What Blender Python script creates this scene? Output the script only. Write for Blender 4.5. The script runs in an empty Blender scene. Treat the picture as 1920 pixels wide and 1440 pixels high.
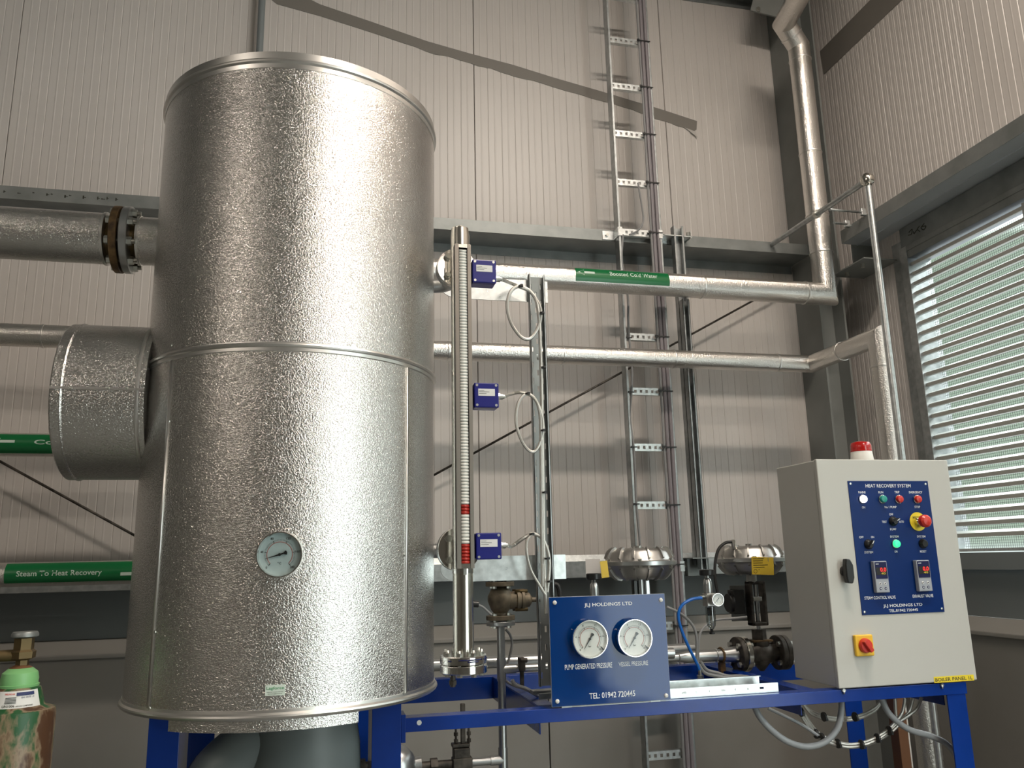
import bpy, bmesh, math, random
from mathutils import Vector, Matrix
random.seed(4)
PI = math.pi
R = math.radians
SC = bpy.context.scene
COL = SC.collection

# ------------------------------------------------------------------ camera
CZ = 1.55                       # eye height
F = 1520.0                      # focal length for a 1920 px wide frame
YAW, PITCH, ROLL = R(13.30), R(12.27), R(-1.283)
_f = Vector((math.sin(YAW)*math.cos(PITCH), math.cos(YAW)*math.cos(PITCH), math.sin(PITCH)))
_r = Vector((math.cos(YAW), -math.sin(YAW), 0))
_u = _r.cross(_f)
RT = math.cos(ROLL)*_r + math.sin(ROLL)*_u
UP = -math.sin(ROLL)*_r + math.cos(ROLL)*_u
FW = _f
cam = bpy.data.cameras.new('camera')
cam.sensor_width = 36; cam.lens = F/1920*36; cam.clip_start = 0.02
co = bpy.data.objects.new('camera', cam); COL.objects.link(co)
m = Matrix((RT, UP, -FW)).transposed().to_4x4(); m.translation = Vector((0, 0, CZ))
co.matrix_world = m
SC.camera = co

def ray(px, py):
    return RT*((px-960)/F) + UP*(-(py-720)/F) + FW
def P(px, py, Y):               # point of the photo's line of sight at room depth Y
    d = ray(px, py); return Vector((0, 0, CZ)) + d*(Y/d.y)
def PX(px, py, X):              # the same on a plane parallel to the side wall
    d = ray(px, py); return Vector((0, 0, CZ)) + d*(X/d.x)
def PZ(px, py, Z):
    d = ray(px, py); return Vector((0, 0, CZ)) + d*((Z-CZ)/d.z)

# ------------------------------------------------------------------ colour management, world, lights
SC.view_settings.view_transform = 'Standard'
SC.view_settings.look = 'None'
SC.view_settings.gamma = 1
SC.view_settings.use_curve_mapping = False
SC.view_settings.exposure = 0.04
w = bpy.data.worlds.new('overcast_sky'); SC.world = w; w.use_nodes = True
wn = w.node_tree.nodes; wl = w.node_tree.links
bg = wn['Background']
tc = wn.new('ShaderNodeTexCoord'); sep = wn.new('ShaderNodeSeparateXYZ'); rp = wn.new('ShaderNodeValToRGB')
wl.new(tc.outputs['Generated'], sep.inputs[0]); hm = wn.new('ShaderNodeMath'); hm.operation = 'MULTIPLY_ADD'; hm.inputs[1].default_value = .5; hm.inputs[2].default_value = .5
wl.new(sep.outputs[2], hm.inputs[0]); wl.new(hm.outputs[0], rp.inputs[0]); wl.new(rp.outputs[0], bg.inputs[0])
# trees and verge up to about 25 degrees, white overcast above
rp.color_ramp.elements[0].position = 0.485; rp.color_ramp.elements[0].color = (.12, .13, .14, 1)   # pale yard
rp.color_ramp.elements[1].position = 0.71; rp.color_ramp.elements[1].color = (.90, .97, .97, 1)
for p_ in (.505, .66):
    e_ = rp.color_ramp.elements.new(p_); e_.color = (.031, .040, .032, 1)
bg.inputs[1].default_value = 13.0

def area(name, loc, target, size, energy, col, sy=None, disk=False):
    l = bpy.data.lights.new(name, 'AREA'); l.energy = energy; l.color = col
    if disk: l.shape = 'DISK'; l.size = size
    else: l.shape = 'RECTANGLE'; l.size = size; l.size_y = sy or size
    o = bpy.data.objects.new(name, l); COL.objects.link(o); o.location = loc
    o.rotation_euler = (Vector(target)-Vector(loc)).to_track_quat('-Z', 'Y').to_euler()
    return o
WARM = (1.0, .885, .765)
LAMPS = [(-5.5, -2.8, 5.4), (1.6, .9, 5.6), (2.2, -2.6, 5.6), (2.3, -6.6, 5.6), (-5.0, -6.6, 5.6)]  # last two are unseen lamps, added as frontal fill on the back wall
LW = [115, 125, 92, 60, 36]
for p, e in zip(LAMPS, LW):
    area('batten_light', (p[0], p[1], p[2]-.04), (p[0], p[1], 0), 1.5, e, WARM, sy=.24)
# daylight through the open roller door of the side wall, behind the camera
area('doorway_daylight', (3.07, -2.45, 1.85), (-3, -2.45, 1.85), 4.0, 120, (.88, 1.0, .95), sy=3.3)

# ------------------------------------------------------------------ materials
def mat(name, base, rough=.5, metal=0., spec=.5, emit=None, es=0., coat=0.):
    mt = bpy.data.materials.new(name); mt.use_nodes = True
    b = mt.node_tree.nodes['Principled BSDF']
    b.inputs['Base Color'].default_value = (*base, 1)
    b.inputs['Roughness'].default_value = rough
    b.inputs['Metallic'].default_value = metal
    b.inputs['Specular IOR Level'].default_value = spec
    b.inputs['Coat Weight'].default_value = coat
    if emit: b.inputs['Emission Color'].default_value = (*emit, 1); b.inputs['Emission Strength'].default_value = es
    return mt
def N(mt, t): return mt.node_tree.nodes.new(t)
def L(mt, a, b): mt.node_tree.links.new(a, b)
def BS(mt): return mt.node_tree.nodes['Principled BSDF']
def coords(mt, sc=(1, 1, 1)):
    t = N(mt, 'ShaderNodeTexCoord'); mp = N(mt, 'ShaderNodeMapping'); mp.inputs['Scale'].default_value = sc
    L(mt, t.outputs['Object'], mp.inputs['Vector']); return mp.outputs[0]
def bump(mt, scale, strength, dist=.002, detail=2., sc=(1, 1, 1), kind='noise', distortion=0.):
    v = coords(mt, sc)
    if kind == 'noise':
        n = N(mt, 'ShaderNodeTexNoise'); n.inputs['Scale'].default_value = scale; n.inputs['Detail'].default_value = detail
        n.inputs['Distortion'].default_value = distortion
        out = n.outputs[0]
    else:
        n = N(mt, 'ShaderNodeTexVoronoi'); n.inputs['Scale'].default_value = scale; out = n.outputs[0]
    L(mt, v, n.inputs['Vector'])
    b = N(mt, 'ShaderNodeBump'); b.inputs['Strength'].default_value = strength; b.inputs['Distance'].default_value = dist
    L(mt, out, b.inputs['Height']); L(mt, b.outputs[0], BS(mt).inputs['Normal'])
def mottle(mt, c1, c2, scale, p1=.35, p2=.65, detail=4., sc=(1, 1, 1), rough=None):
    v = coords(mt, sc); n = N(mt, 'ShaderNodeTexNoise'); n.inputs['Scale'].default_value = scale; n.inputs['Detail'].default_value = detail
    L(mt, v, n.inputs['Vector']); r = N(mt, 'ShaderNodeValToRGB'); L(mt, n.outputs[0], r.inputs[0])
    r.color_ramp.elements[0].position = p1; r.color_ramp.elements[0].color = (*c1, 1)
    r.color_ramp.elements[1].position = p2; r.color_ramp.elements[1].color = (*c2, 1)
    L(mt, r.outputs[0], BS(mt).inputs['Base Color'])
    if rough:
        q = N(mt, 'ShaderNodeMapRange'); q.inputs['To Min'].default_value = rough[0]; q.inputs['To Max'].default_value = rough[1]
        L(mt, n.outputs[0], q.inputs[0]); L(mt, q.outputs[0], BS(mt).inputs['Roughness'])
    return r

M = {}
M['clad'] = mat('stucco_aluminium', (.72, .70, .675), .21, 1.0)
bump(M['clad'], 245, 1.0, .0015, 1.2, (1, 1, 1.3), distortion=.8)
M['clad_pipe'] = mat('stucco_aluminium_pipe', (.80, .77, .73), .28, 1.0)
bump(M['clad_pipe'], 160, 1.0, .0022, 1.5, distortion=.6)
M['bead'] = mat('rolled_aluminium_bead', (.80, .78, .75), .32, 1.0)
M['panel'] = mat('off_white_coated_sheet', (.59, .56, .53), .38, 0, .5)
mottle(M['panel'], (.575, .538, .508), (.615, .578, .548), 1.3, .3, .7, rough=(.34, .44))
M['far_wall'] = mat('dim_blockwork', (.13, .125, .11), .7)
M['groove'] = mat('panel_seal', (.10, .09, .08), .7)
M['plinth'] = mat('smooth_grey_render', (.36, .345, .32), .6)
mottle(M['plinth'], (.235, .225, .205), (.27, .26, .24), 3, .3, .7)
M['flash'] = mat('grey_coated_flashing', (.19, .21, .215), .28)
M['galv'] = mat('galvanised_steel', (.42, .44, .44), .38, .85)
mottle(M['galv'], (.34, .36, .36), (.50, .52, .52), 30, .3, .7, rough=(.30, .48))
M['galv_dk'] = mat('dull_galvanised_rail', (.26, .275, .27), .45, .6)
mottle(M['galv_dk'], (.21, .225, .22), (.30, .315, .31), 9, .3, .7, rough=(.38, .55))
M['galv_br'] = mat('bright_galvanised_steel', (.72, .75, .75), .3, .9)
mottle(M['galv_br'], (.62, .65, .65), (.80, .83, .83), 60, .3, .7, rough=(.24, .36))
M['column'] = mat('grey_green_painted_steel', (.17, .18, .17), .5)
mottle(M['column'], (.195, .205, .195), (.235, .245, .235), 4)
M['film'] = mat('brown_grey_strip', (.19, .175, .155), .55)
M['flap_film'] = mat('pale_peeled_film', (.50, .48, .45), .5)
M['blue'] = mat('blue_gloss_paint', (.006, .035, .26), .22, 0, .38)
mottle(M['blue'], (.001, .028, .21), (.002, .036, .26), 6, rough=(.18, .28))
bump(M['blue'], 30, .12, .002)
M['blue_plate'] = mat('blue_engraved_plastic', (.0005, .034, .17), .07, 0, .4)
bump(M['blue_plate'], 6, .10, .010)
M['blue_panel'] = mat('blue_engraved_laminate', (.001, .022, .13), .3, 0, .3)
M['blue_box'] = mat('blue_enamelled_housing', (.005, .007, .17), .3)
M['white_print'] = mat('white_engraving', (.80, .82, .84), .5)
M['edge'] = mat('pale_plastic_edge', (.45, .48, .55), .4)
M['white_plastic'] = mat('white_plastic', (.75, .74, .70), .35)
M['stainless'] = mat('satin_stainless', (.62, .59, .53), .2, 1.0)
bump(M['stainless'], 60, .15, .001, 2, (1, 1, .05))
M['polish'] = mat('polished_stainless', (.75, .73, .70), .1, 1.0)
M['alu_dk'] = mat('anodised_rail', (.30, .27, .24), .35, .9)
M['steelpipe'] = mat('brushed_pipe', (.50, .51, .51), .32, .95)
M['cab'] = mat('light_grey_cabinet_paint', (.53, .525, .485), .38)
bump(M['cab'], 300, .1, .0006)
M['cab_in'] = mat('cabinet_gasket', (.12, .115, .10), .6)
M['black'] = mat('black_plastic', (.012, .012, .012), .35)
M['rubber'] = mat('black_rubber', (.018, .018, .018), .6)
M['green_band'] = mat('green_vinyl_label', (.006, .155, .045), .28)
M['band_print'] = mat('pale_label_print', (.62, .75, .66), .45)
M['cast'] = mat('dull_brown_cast_steel', (.20, .155, .10), .55, .4)
mottle(M['cast'], (.12, .10, .07), (.26, .21, .145), 25, rough=(.45, .7))
M['cast_dk'] = mat('dark_forged_steel', (.06, .05, .04), .5, .5)
mottle(M['cast_dk'], (.035, .03, .025), (.11, .095, .08), 30, rough=(.4, .65))
M['rust'] = mat('rust_brown_flange', (.10, .055, .02), .5, .4)
mottle(M['rust'], (.04, .022, .01), (.20, .12, .05), 22)
M['bolt'] = mat('zinc_bolt', (.62, .62, .58), .28, 1.0)
M['actuator'] = mat('cast_aluminium', (.46, .45, .43), .36, 1.0)
M['yellow'] = mat('yellow_plastic', (.83, .50, .03), .4)
M['tag'] = mat('yellow_tag', (.66, .46, .04), .5)
M['label_y'] = mat('yellow_tape', (.85, .66, .03), .5)
M['ink'] = mat('dark_ink', (.03, .03, .02), .6)
M['red'] = mat('red_plastic', (.62, .035, .02), .32)
M['red_flap'] = mat('red_indicator_flap', (.45, .03, .02), .35)
M['white_flap'] = mat('white_indicator_flap', (.78, .77, .72), .35)
M['lens_red'] = mat('red_beacon_lens', (.42, .01, .008), .12, 0, .6, coat=.5)
M['green_btn'] = mat('green_button', (.02, .32, .26), .3)
M['lamp_w'] = mat('lit_white_lamp', (.9, .9, 1), .3, emit=(.86, .86, 1), es=2.2)
M['lamp_g'] = mat('lit_green_lamp', (.02, .6, .2), .3, emit=(.05, 1, .35), es=1.1)
M['led_r'] = mat('red_digits', (.8, .02, .02), .4, emit=(1, .03, .03), es=1.3)
M['led_y'] = mat('amber_digits', (.4, .3, .02), .4, emit=(.55, .5, .05), es=.35)
M['dial'] = mat('white_dial', (.72, .72, .68), .45)
M['dial_t'] = mat('blue_grey_dial', (.42, .50, .50), .4)
M['scale_red'] = mat('red_scale_print', (.45, .08, .05), .6)
M['grey_paint'] = mat('grey_lagging_cloth', (.14, .16, .16), .45)
bump(M['grey_paint'], 5, .5, .03, 1)
M['grey_cable'] = mat('grey_cable_sheath', (.26, .26, .26), .45)
M['lilac_cable'] = mat('mauve_grey_cable_sheath', (.25, .225, .24), .4)
M['grey_hose'] = mat('grey_conduit', (.33, .345, .36), .4)
M['braid'] = mat('steel_braid', (.60, .58, .54), .35, .9)
bump(M['braid'], 700, .8, .001)
M['blue_hose'] = mat('blue_air_tube', (.01, .12, .45), .3)
M['wood'] = mat('brown_timber', (.16, .07, .03), .6)
M['card'] = mat('paper_label', (.75, .74, .72), .6)
M['lag_label'] = mat('sticker_white', (.62, .70, .62), .45)
M['lag_green'] = mat('green_ink', (.06, .28, .12), .5)
M['navy_ink'] = mat('navy_ink', (.02, .03, .12), .5)
M['floor'] = mat('grey_concrete_floor', (.20, .195, .18), .5)
mottle(M['floor'], (.10, .10, .09), (.14, .14, .13), 2)
M['ceil'] = mat('pale_roof_liner', (.30, .29, .27), .5)
M['grey_unit'] = mat('grey_instrument_case', (.36, .38, .42), .4)
M['navy_face'] = mat('navy_instrument_face', (.012, .015, .07), .25)
M['mesh_wire'] = mat('bird_mesh_wire', (.10, .115, .10), .6, .2)
M['daylit_web'] = mat('daylight_tinted_web', (.58, .62, .66), .3, .3)  # rail web coloured paler and bluish to stand in for daylight from below
M['slat'] = mat('mill_louvre_blade', (.50, .50, .46), .36, .5)
M['bottle_green'] = mat('light_green_band', (.22, .50, .20), .4)
M['bottle'] = mat('scuffed_green_cylinder', (.03, .13, .05), .4)
r_ = mottle(M['bottle'], (.085, .04, .02), (.014, .085, .025), 17, .435, .52, 9, (1, 1, .42))
e = r_.color_ramp.elements.new(.475); e.color = (.26, .19, .12, 1)
M['brass'] = mat('dirty_brass', (.13, .09, .04), .5, .7)
def glassmat(name, col, fac):
    mt = bpy.data.materials.new(name); mt.use_nodes = True; nt = mt.node_tree
    for n in list(nt.nodes):
        if n.type != 'OUTPUT_MATERIAL': nt.nodes.remove(n)
    o = [n for n in nt.nodes][0]
    t = nt.nodes.new('ShaderNodeBsdfTransparent'); t.inputs[0].default_value = (*col, 1)
    g = nt.nodes.new('ShaderNodeBsdfGlossy'); g.inputs['Roughness'].default_value = .04
    mx = nt.nodes.new('ShaderNodeMixShader'); mx.inputs[0].default_value = fac
    nt.links.new(t.outputs[0], mx.inputs[1]); nt.links.new(g.outputs[0], mx.inputs[2]); nt.links.new(mx.outputs[0], o.inputs[0])
    return mt
M['glass'] = glassmat('gauge_glass', (.97, .98, .98), .02)
M['bowl'] = glassmat('clear_bowl', (.62, .66, .66), .18)

# ------------------------------------------------------------------ mesh builder
def basis(d):
    d = Vector(d).normalized()
    a = Vector((0, 0, 1)) if abs(d.z) < .9 else Vector((1, 0, 0))
    x = a.cross(d).normalized(); y = d.cross(x)
    return x, y, d
class MB:
    def __init__(s): s.bm = bmesh.new(); s.sm = True
    def face(s, vs, smooth=False):
        try:
            f = s.bm.faces.new(vs); f.smooth = smooth; return f
        except ValueError: return None
    def box(s, c, size, rot=None):
        c = Vector(c); hx, hy, hz = [q/2 for q in size]; vs = []
        for z in (-hz, hz):
            for x, y in ((-hx, -hy), (hx, -hy), (hx, hy), (-hx, hy)):
                v = Vector((x, y, z))
                if rot: v = rot @ v
                vs.append(s.bm.verts.new(c+v))
        for q in ((3, 2, 1, 0), (4, 5, 6, 7), (0, 1, 5, 4), (1, 2, 6, 5), (2, 3, 7, 6), (3, 0, 4, 7)): s.face([vs[i] for i in q])
        return s
    def bb(s, a, b):
        a = Vector(a); b = Vector(b); return s.box((a+b)/2, [abs(b[i]-a[i]) for i in range(3)])
    def rings(s, rings, closed=True, cap0=True, cap1=True, smooth=True):
        vr = [[s.bm.verts.new(p) for p in r] for r in rings]
        n = len(vr[0])
        for a, b in zip(vr, vr[1:]):
            for i in range(n if closed else n-1):
                j = (i+1) % n; s.face([a[i], a[j], b[j], b[i]], smooth)
        if cap0 and closed: s.face(list(reversed(vr[0])))
        if cap1 and closed: s.face(vr[-1])
        return s
    def cyl(s, p0, p1, r, r1=None, n=24, cap=True, smooth=True):
        p0 = Vector(p0); p1 = Vector(p1); x, y, d = basis(p1-p0); r1 = r if r1 is None else r1
        R_ = [[p + (x*math.cos(2*PI*i/n)+y*math.sin(2*PI*i/n))*q for i in range(n)] for p, q in ((p0, r), (p1, r1))]
        return s.rings(R_, cap0=cap, cap1=cap, smooth=smooth)
    def lathe(s, o, d, prof, n=32, cap0=True, cap1=True, sharp=True):
        o = Vector(o); x, y, d = basis(d)
        rr = [[o+d*h+(x*math.cos(2*PI*i/n)+y*math.sin(2*PI*i/n))*max(r, 1e-4) for i in range(n)] for r, h in prof]
        return s.rings(rr, cap0=cap0, cap1=cap1)
    def hexa(s, o, d, r, h): return s.cyl(Vector(o), Vector(o)+Vector(d).normalized()*h, r, n=6, smooth=False)
    def tube(s, pts, r, n=10, smooth_path=True, res=6, cap=True):
        pts = [Vector(p) for p in pts]
        if smooth_path and len(pts) > 2:
            q = [pts[0]*2-pts[1]]+pts+[pts[-1]*2-pts[-2]]; out = []
            for i in range(1, len(q)-2):
                for k in range(res):
                    t = k/res; a, b, c, e = q[i-1:i+3]
                    out.append(.5*((2*b)+(c-a)*t+(2*a-5*b+4*c-e)*t*t+(3*b-a-3*c+e)*t**3))
            out.append(pts[-1]); pts = out
        rings = []; x = None
        for i, p in enumerate(pts):
            d0 = (p-pts[i-1]).normalized() if i else (pts[1]-p).normalized()
            d1 = (pts[i+1]-p).normalized() if i < len(pts)-1 else d0
            if x is None: x, _, _ = basis(d0)
            x = (x-d0*x.dot(d0)).normalized(); y = d0.cross(x)
            nb = (d0+d1).normalized(); ring = []
            for k in range(n):
                v = (x*math.cos(2*PI*k/n)+y*math.sin(2*PI*k/n))*r
                t = -v.dot(nb)/max(d0.dot(nb), .2); ring.append(p+v+d0*t)
            rings.append(ring); x = (x-d1*x.dot(d1)).normalized()
        return s.rings(rings, cap0=cap, cap1=cap)
    def prism(s, pts2, f, a, b):      # outline pts2 mapped by f(u,v,w) between w=a and w=b
        lo = [s.bm.verts.new(f(u, v, a)) for u, v in pts2]; hi = [s.bm.verts.new(f(u, v, b)) for u, v in pts2]
        n = len(lo); s.face(list(reversed(lo))); s.face(hi)
        for i in range(n): s.face([lo[i], lo[(i+1) % n], hi[(i+1) % n], hi[i]])
        return s
    def torus(s, c, d, R0, r, n=40, k=8):
        c = Vector(c); x, y, d = basis(d); rr = []
        for i in range(n+1):
            e = x*math.cos(2*PI*i/n)+y*math.sin(2*PI*i/n)
            rr.append([c+e*(R0+r*math.cos(2*PI*j/k))+d*(r*math.sin(2*PI*j/k)) for j in range(k)])
        return s.rings(rr, cap0=False, cap1=False)
    def perf(s, us, ws, holes, f, t):   # perforated sheet: u,w extents; holes=(u0,w0,u1,w1); f(u,w,thick)
        U = sorted(set([us[0], us[1]]+[h[0] for h in holes]+[h[2] for h in holes]))
        W = sorted(set([ws[0], ws[1]]+[h[1] for h in holes]+[h[3] for h in holes]))
        solid = {}
        for i in range(len(U)-1):
            for j in range(len(W)-1):
                cu = (U[i]+U[i+1])/2; cw = (W[j]+W[j+1])/2
                solid[i, j] = not any(h[0] < cu < h[2] and h[1] < cw < h[3] for h in holes)
        V = {}
        def v(i, j, k):
            if (i, j, k) not in V: V[i, j, k] = s.bm.verts.new(f(U[i], W[j], k*t))
            return V[i, j, k]
        for (i, j), ok in solid.items():
            if not ok: continue
            s.face([v(i, j, 0), v(i+1, j, 0), v(i+1, j+1, 0), v(i, j+1, 0)])
            s.face([v(i, j+1, 1), v(i+1, j+1, 1), v(i+1, j, 1), v(i, j, 1)])
            for (di, dj, e) in ((-1, 0, ((i, j+1), (i, j))), (1, 0, ((i+1, j), (i+1, j+1))), (0, -1, ((i, j), (i+1, j))), (0, 1, ((i+1, j+1), (i, j+1)))):
                if not solid.get((i+di, j+dj), False):
                    a, b = e; s.face([v(*a, 0), v(*a, 1), v(*b, 1), v(*b, 0)])
        return s

def obj(name, mb, m_, parent=None, bevel=0., autosm=True):
    off = Vector((0, 0, 0)); q = parent
    while q is not None: off += q.location; q = q.parent
    bm = mb.bm
    bmesh.ops.recalc_face_normals(bm, faces=bm.faces[:])
    if off.length: bmesh.ops.translate(bm, verts=bm.verts[:], vec=-off)
    if autosm:
        for ed in bm.edges:
            if len(ed.link_faces) == 2 and ed.calc_face_angle(0) > R(35): ed.smooth = False
    me = bpy.data.meshes.new(name); bm.to_mesh(me); bm.free()
    me.materials.append(m_ if not isinstance(m_, str) else M[m_])
    o = bpy.data.objects.new(name, me); COL.objects.link(o); o.parent = parent
    if bevel:
        b = o.modifiers.new('bevel', 'BEVEL'); b.width = bevel; b.segments = 2; b.limit_method = 'ANGLE'; b.angle_limit = R(40)
    return o
def tag(o, label=None, cat=None, group=None, kind=None):
    if label: o['label'] = label
    if cat: o['category'] = cat
    if group: o['group'] = group
    if kind: o['kind'] = kind
    return o
def thing(name, label, cat, loc, group=None, kind=None):
    o = bpy.data.objects.new(name, None); COL.objects.link(o); o.location = loc; o.empty_display_size = .05
    return tag(o, label, cat, group, kind)
def dup(o, dv, parent=None):
    c = o.copy(); COL.objects.link(c); c.location = o.location+Vector(dv); c.parent = parent or o.parent
    for ch in o.children:
        d = ch.copy(); COL.objects.link(d); d.parent = c
        for g in ch.children:
            h = g.copy(); COL.objects.link(h); h.parent = d
    return c

# text -> mesh in the plane: f(u,v) maps text coordinates (u right, v up) to the world
def text_mesh(body):
    cu = bpy.data.curves.new('t', 'FONT'); cu.body = body; cu.size = 1; cu.resolution_u = 3; cu.offset = .012
    to = bpy.data.objects.new('t', cu); COL.objects.link(to)
    bpy.context.view_layer.update()
    me = bpy.data.meshes.new_from_object(to.evaluated_get(bpy.context.evaluated_depsgraph_get()))
    bpy.data.objects.remove(to); return me
def lettering(body, u0, v0, u1, v1, f, m_, parent, name='lettering'):
    me = text_mesh(body); xs = [v.co.x for v in me.vertices]; ys = [v.co.y for v in me.vertices]
    ax, bx, ay, by = min(xs), max(xs), min(ys), max(ys)
    mb = MB(); mb.bm.from_mesh(me); bpy.data.meshes.remove(me)
    for v in mb.bm.verts:
        u = u0+(v.co.x-ax)/(bx-ax)*(u1-u0); q = v0+(v.co.y-ay)/(by-ay)*(v1-v0); v.co = f(u, q)
    return obj(name, mb, m_, parent, autosm=False)
def front_text(body, px0, py0, px1, py1, Y, m_, parent, name='lettering'):
    # pixel box of the words on a plane facing the camera side of the room (constant Y)
    cx = (px0+px1)/2; cy = (py0+py1)/2
    a = P(px0, cy, Y); b = P(px1, cy, Y); c = P(cx, py1, Y); d = P(cx, py0, Y)
    return lettering(body, a.x, c.z, b.x, d.z, lambda u, v: Vector((u, Y, v)), m_, parent, name)
def ptext(body, pc, width, h, Y, m_, parent, name='lettering'):
    c = P(*pc, Y); return lettering(body, c.x-width/2, c.z-h/2, c.x+width/2, c.z+h/2, lambda u, v: Vector((u, Y, v)), m_, parent, name)

# ------------------------------------------------------------------ ROOM SHELL
YW, XW = 4.20, 3.08           # inner faces of back wall and side wall
XL, YF, ZC = -6.39, -9.0, 6.6
ZP = 1.24                     # top of the rendered plinth wall
def shell(name, mb, m_): return tag(obj(name, mb, m_), kind='structure')
shell('floor', MB().bb((XL, YF, -.1), (XW+.3, YW+.3, 0)), 'floor')
shell('ceiling', MB().bb((XL, YF, ZC), (XW+.3, YW+.3, ZC+.1)), 'ceil')
shell('wall_left', MB().bb((XL-.1, YF, 0), (XL, YW+.3, ZC)), 'far_wall')
shell('wall_front', MB().bb((XL, YF-.1, 0), (XW+.3, YF, ZC)), 'far_wall')

def ribbed_panel(w, z0, z1, f):     # composite liner panel: shallow ribs every 80 mm, lap joint at its edge
    mb = MB(); n = 15; p = w/n; prof = [(0.0015, .004), (0.004, 0)]
    for k in range(n):
        c = k*p
        if k: prof += [(c-.0035, 0), (c-.0008, .0028), (c+.0008, .0028), (c+.0035, 0)]
        prof += [(c+p*.5-.005, 0), (c+p*.5-.002, -.0009), (c+p*.5+.002, -.0009), (c+p*.5+.005, 0)]
    prof += [(w-.004, 0), (w-.0015, .004)]
    prof += [(w-.0015, .05), (.0015, .05)]
    mb.prism(prof, f, z0, z1); return mb
wb = thing('wall_back', None, None, (0, YW, 0), kind='structure')
first = None
xj = .805
k0 = -6
for k in range(k0, 2):
    x0 = xj+1.2*k
    if first is None:
        first = obj('wall_panel', ribbed_panel(1.2, ZP, ZC, lambda u, v, w_, x0=x0: Vector((x0+u, YW+v, w_))), 'panel', wb, autosm=False)
        fx = x0
    else:
        c = first.copy(); COL.objects.link(c); c.parent = wb; c.location = Vector((x0-fx, 0, 0))
    
obj('panel_backing', MB().bb((XL, YW+.051, ZP), (XW+.3, YW+.1, ZC)), 'groove', wb)
# side wall: panels above the louvre, around the openings
LZ0, LZ1, LY0, LY1 = 1.555, 3.17, -.2, 3.60      # louvre opening
wr = thing('wall_right', None, None, (XW, 0, 0), kind='structure')
DZ, DY0, DY1 = 3.6, -4.5, -.4                      # roller door opening
yj = 2.99
def side_panel(y1, z0, z1, w=1.2):
    return obj('wall_panel', ribbed_panel(w, z0, z1, lambda u, v, w_: Vector((XW+v, y1-u, w_))), 'panel', wr, autosm=False)
y1 = yj+1.2
while y1 > YF:
    if y1 > 3.6:                                     # corner panel: full height strip beside louvre, and above
        side_panel(y1, ZP, ZC, y1-LY1); side_panel(LY1, LZ1+.0, ZC, LY1-yj)
    else:
        side_panel(y1, 3.6 if y1 < .5 else LZ1, ZC)
    y1 -= 1.2
obj('panel_backing', MB().bb((XW+.051, YF, 3.65), (XW+.1, YW+.1, ZC)).bb((XW+.051, LY1+.02, ZP), (XW+.1, YW+.1, 3.65)), 'groove', wr)
obj('wall_pier', MB().bb((XW, DY1, 0), (XW+.1, LY0, 3.65)).bb((XW, YF, 0), (XW+.1, DY0, 3.65)), 'panel', wr) if DY1 < LY0 else obj('wall_pier', MB().bb((XW, YF, 0), (XW+.1, DY0, 3.65)), 'panel', wr)
# rendered plinth wall with its ledge, both walls
pl = thing('baseboard_back', None, None, (0, YW, 0), kind='structure')
jx = P(1032, 1400, 4.08).x
for a, b in ((XL, jx-3.0), (jx-3.0+.006, jx-.003), (jx+.003, XW)):
    obj('plinth_panel', MB().bb((a, YW-.11, 0), (b, YW+.1, ZP-.075)), 'plinth', pl, bevel=.002)
obj('ledge', MB().prism([(YW-.125, ZP-.075), (YW+.1, ZP-.075), (YW+.1, ZP), (YW-.03, ZP), (YW-.125, ZP-.055)], lambda u, v, w_: Vector((w_, u, v)), XL, XW), 'plinth', pl, bevel=.004)
pr_ = thing('baseboard_right', None, None, (XW, 0, 0), kind='structure')
obj('plinth_panel', MB().bb((XW-.10, LY0+.6, 0), (XW+.1, YW-.12, ZP-.075)), 'plinth', pr_, bevel=.002)
obj('ledge', MB().prism([(XW-.115, ZP-.075), (XW+.1, ZP-.075), (XW+.1, ZP), (XW-.03, ZP), (XW-.115, ZP-.055)], lambda u, v, w_: Vector((u, w_, v)), LY0+.6, YW-.126), 'plinth', pr_, bevel=.004)
# grey flashing band between ledge and panels
tr = thing('trim_back', None, None, (0, YW, 0), kind='structure')
obj('flashing', MB().bb((XL, YW-.02, ZP+.002), (XW-.002, YW-.001, 1.50)), 'flash', tr)
tr2 = thing('trim_right', None, None, (XW, 0, 0), kind='structure')
obj('flashing', MB().bb((XW-.02, LY0+.6, ZP+.002), (XW-.001, YW-.022, 1.46)), 'flash', tr2)

# sheeting rails (Z sections): front flange, deep web, back flange
def zrail_back(z, x0, x1, label, hf=.065, up=True, name='sheeting_rail'):
    t = thing(name, label, 'rail', (x0, YW-.1, z), group=None)
    obj('front_flange', MB().bb((x0, 4.0, z-hf), (x1, 4.0022, z)).bb((x0, 4.0022, z-.003), (x1, 4.018, z)), 'galv_dk', t)
    obj('web', MB().bb((x0, 4.0022, z-hf), (x1, YW-.001, z-hf+.0025)), 'galv_dk', t)
    obj('back_flange', MB().bb((x0, YW-.0035, z-hf-.05), (x1, YW-.001, z-hf)), 'galv_dk', t)
    return t
XA, XB, YT = 2.776, 2.943, 3.966
rl_ = zrail_back(CZ+.4475*4.0, XL+.02, XA-.004, 'long galvanised sheeting rail across the back wall behind the tank')
mb = MB(); random.seed(3); x_ = P(5, 372, 4.0).x
while x_ < P(236, 382, 4.0).x:
    w_ = random.uniform(.006, .02); h_ = random.uniform(.004, .018); z_ = CZ+.4475*4.0-.030+random.uniform(-.004, .004)
    mb.bb((x_, 3.9992, z_-h_/2), (x_+w_*.45, 3.9998, z_+h_/2)).bb((x_, 3.9992, z_-.002), (x_+w_, 3.9998, z_+.001)); x_ += w_+random.choice((.004, .006, .03, .05))
obj('printed_marks', mb, 'ink', rl_, autosm=False)['kind'] = 'stuff'
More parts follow.
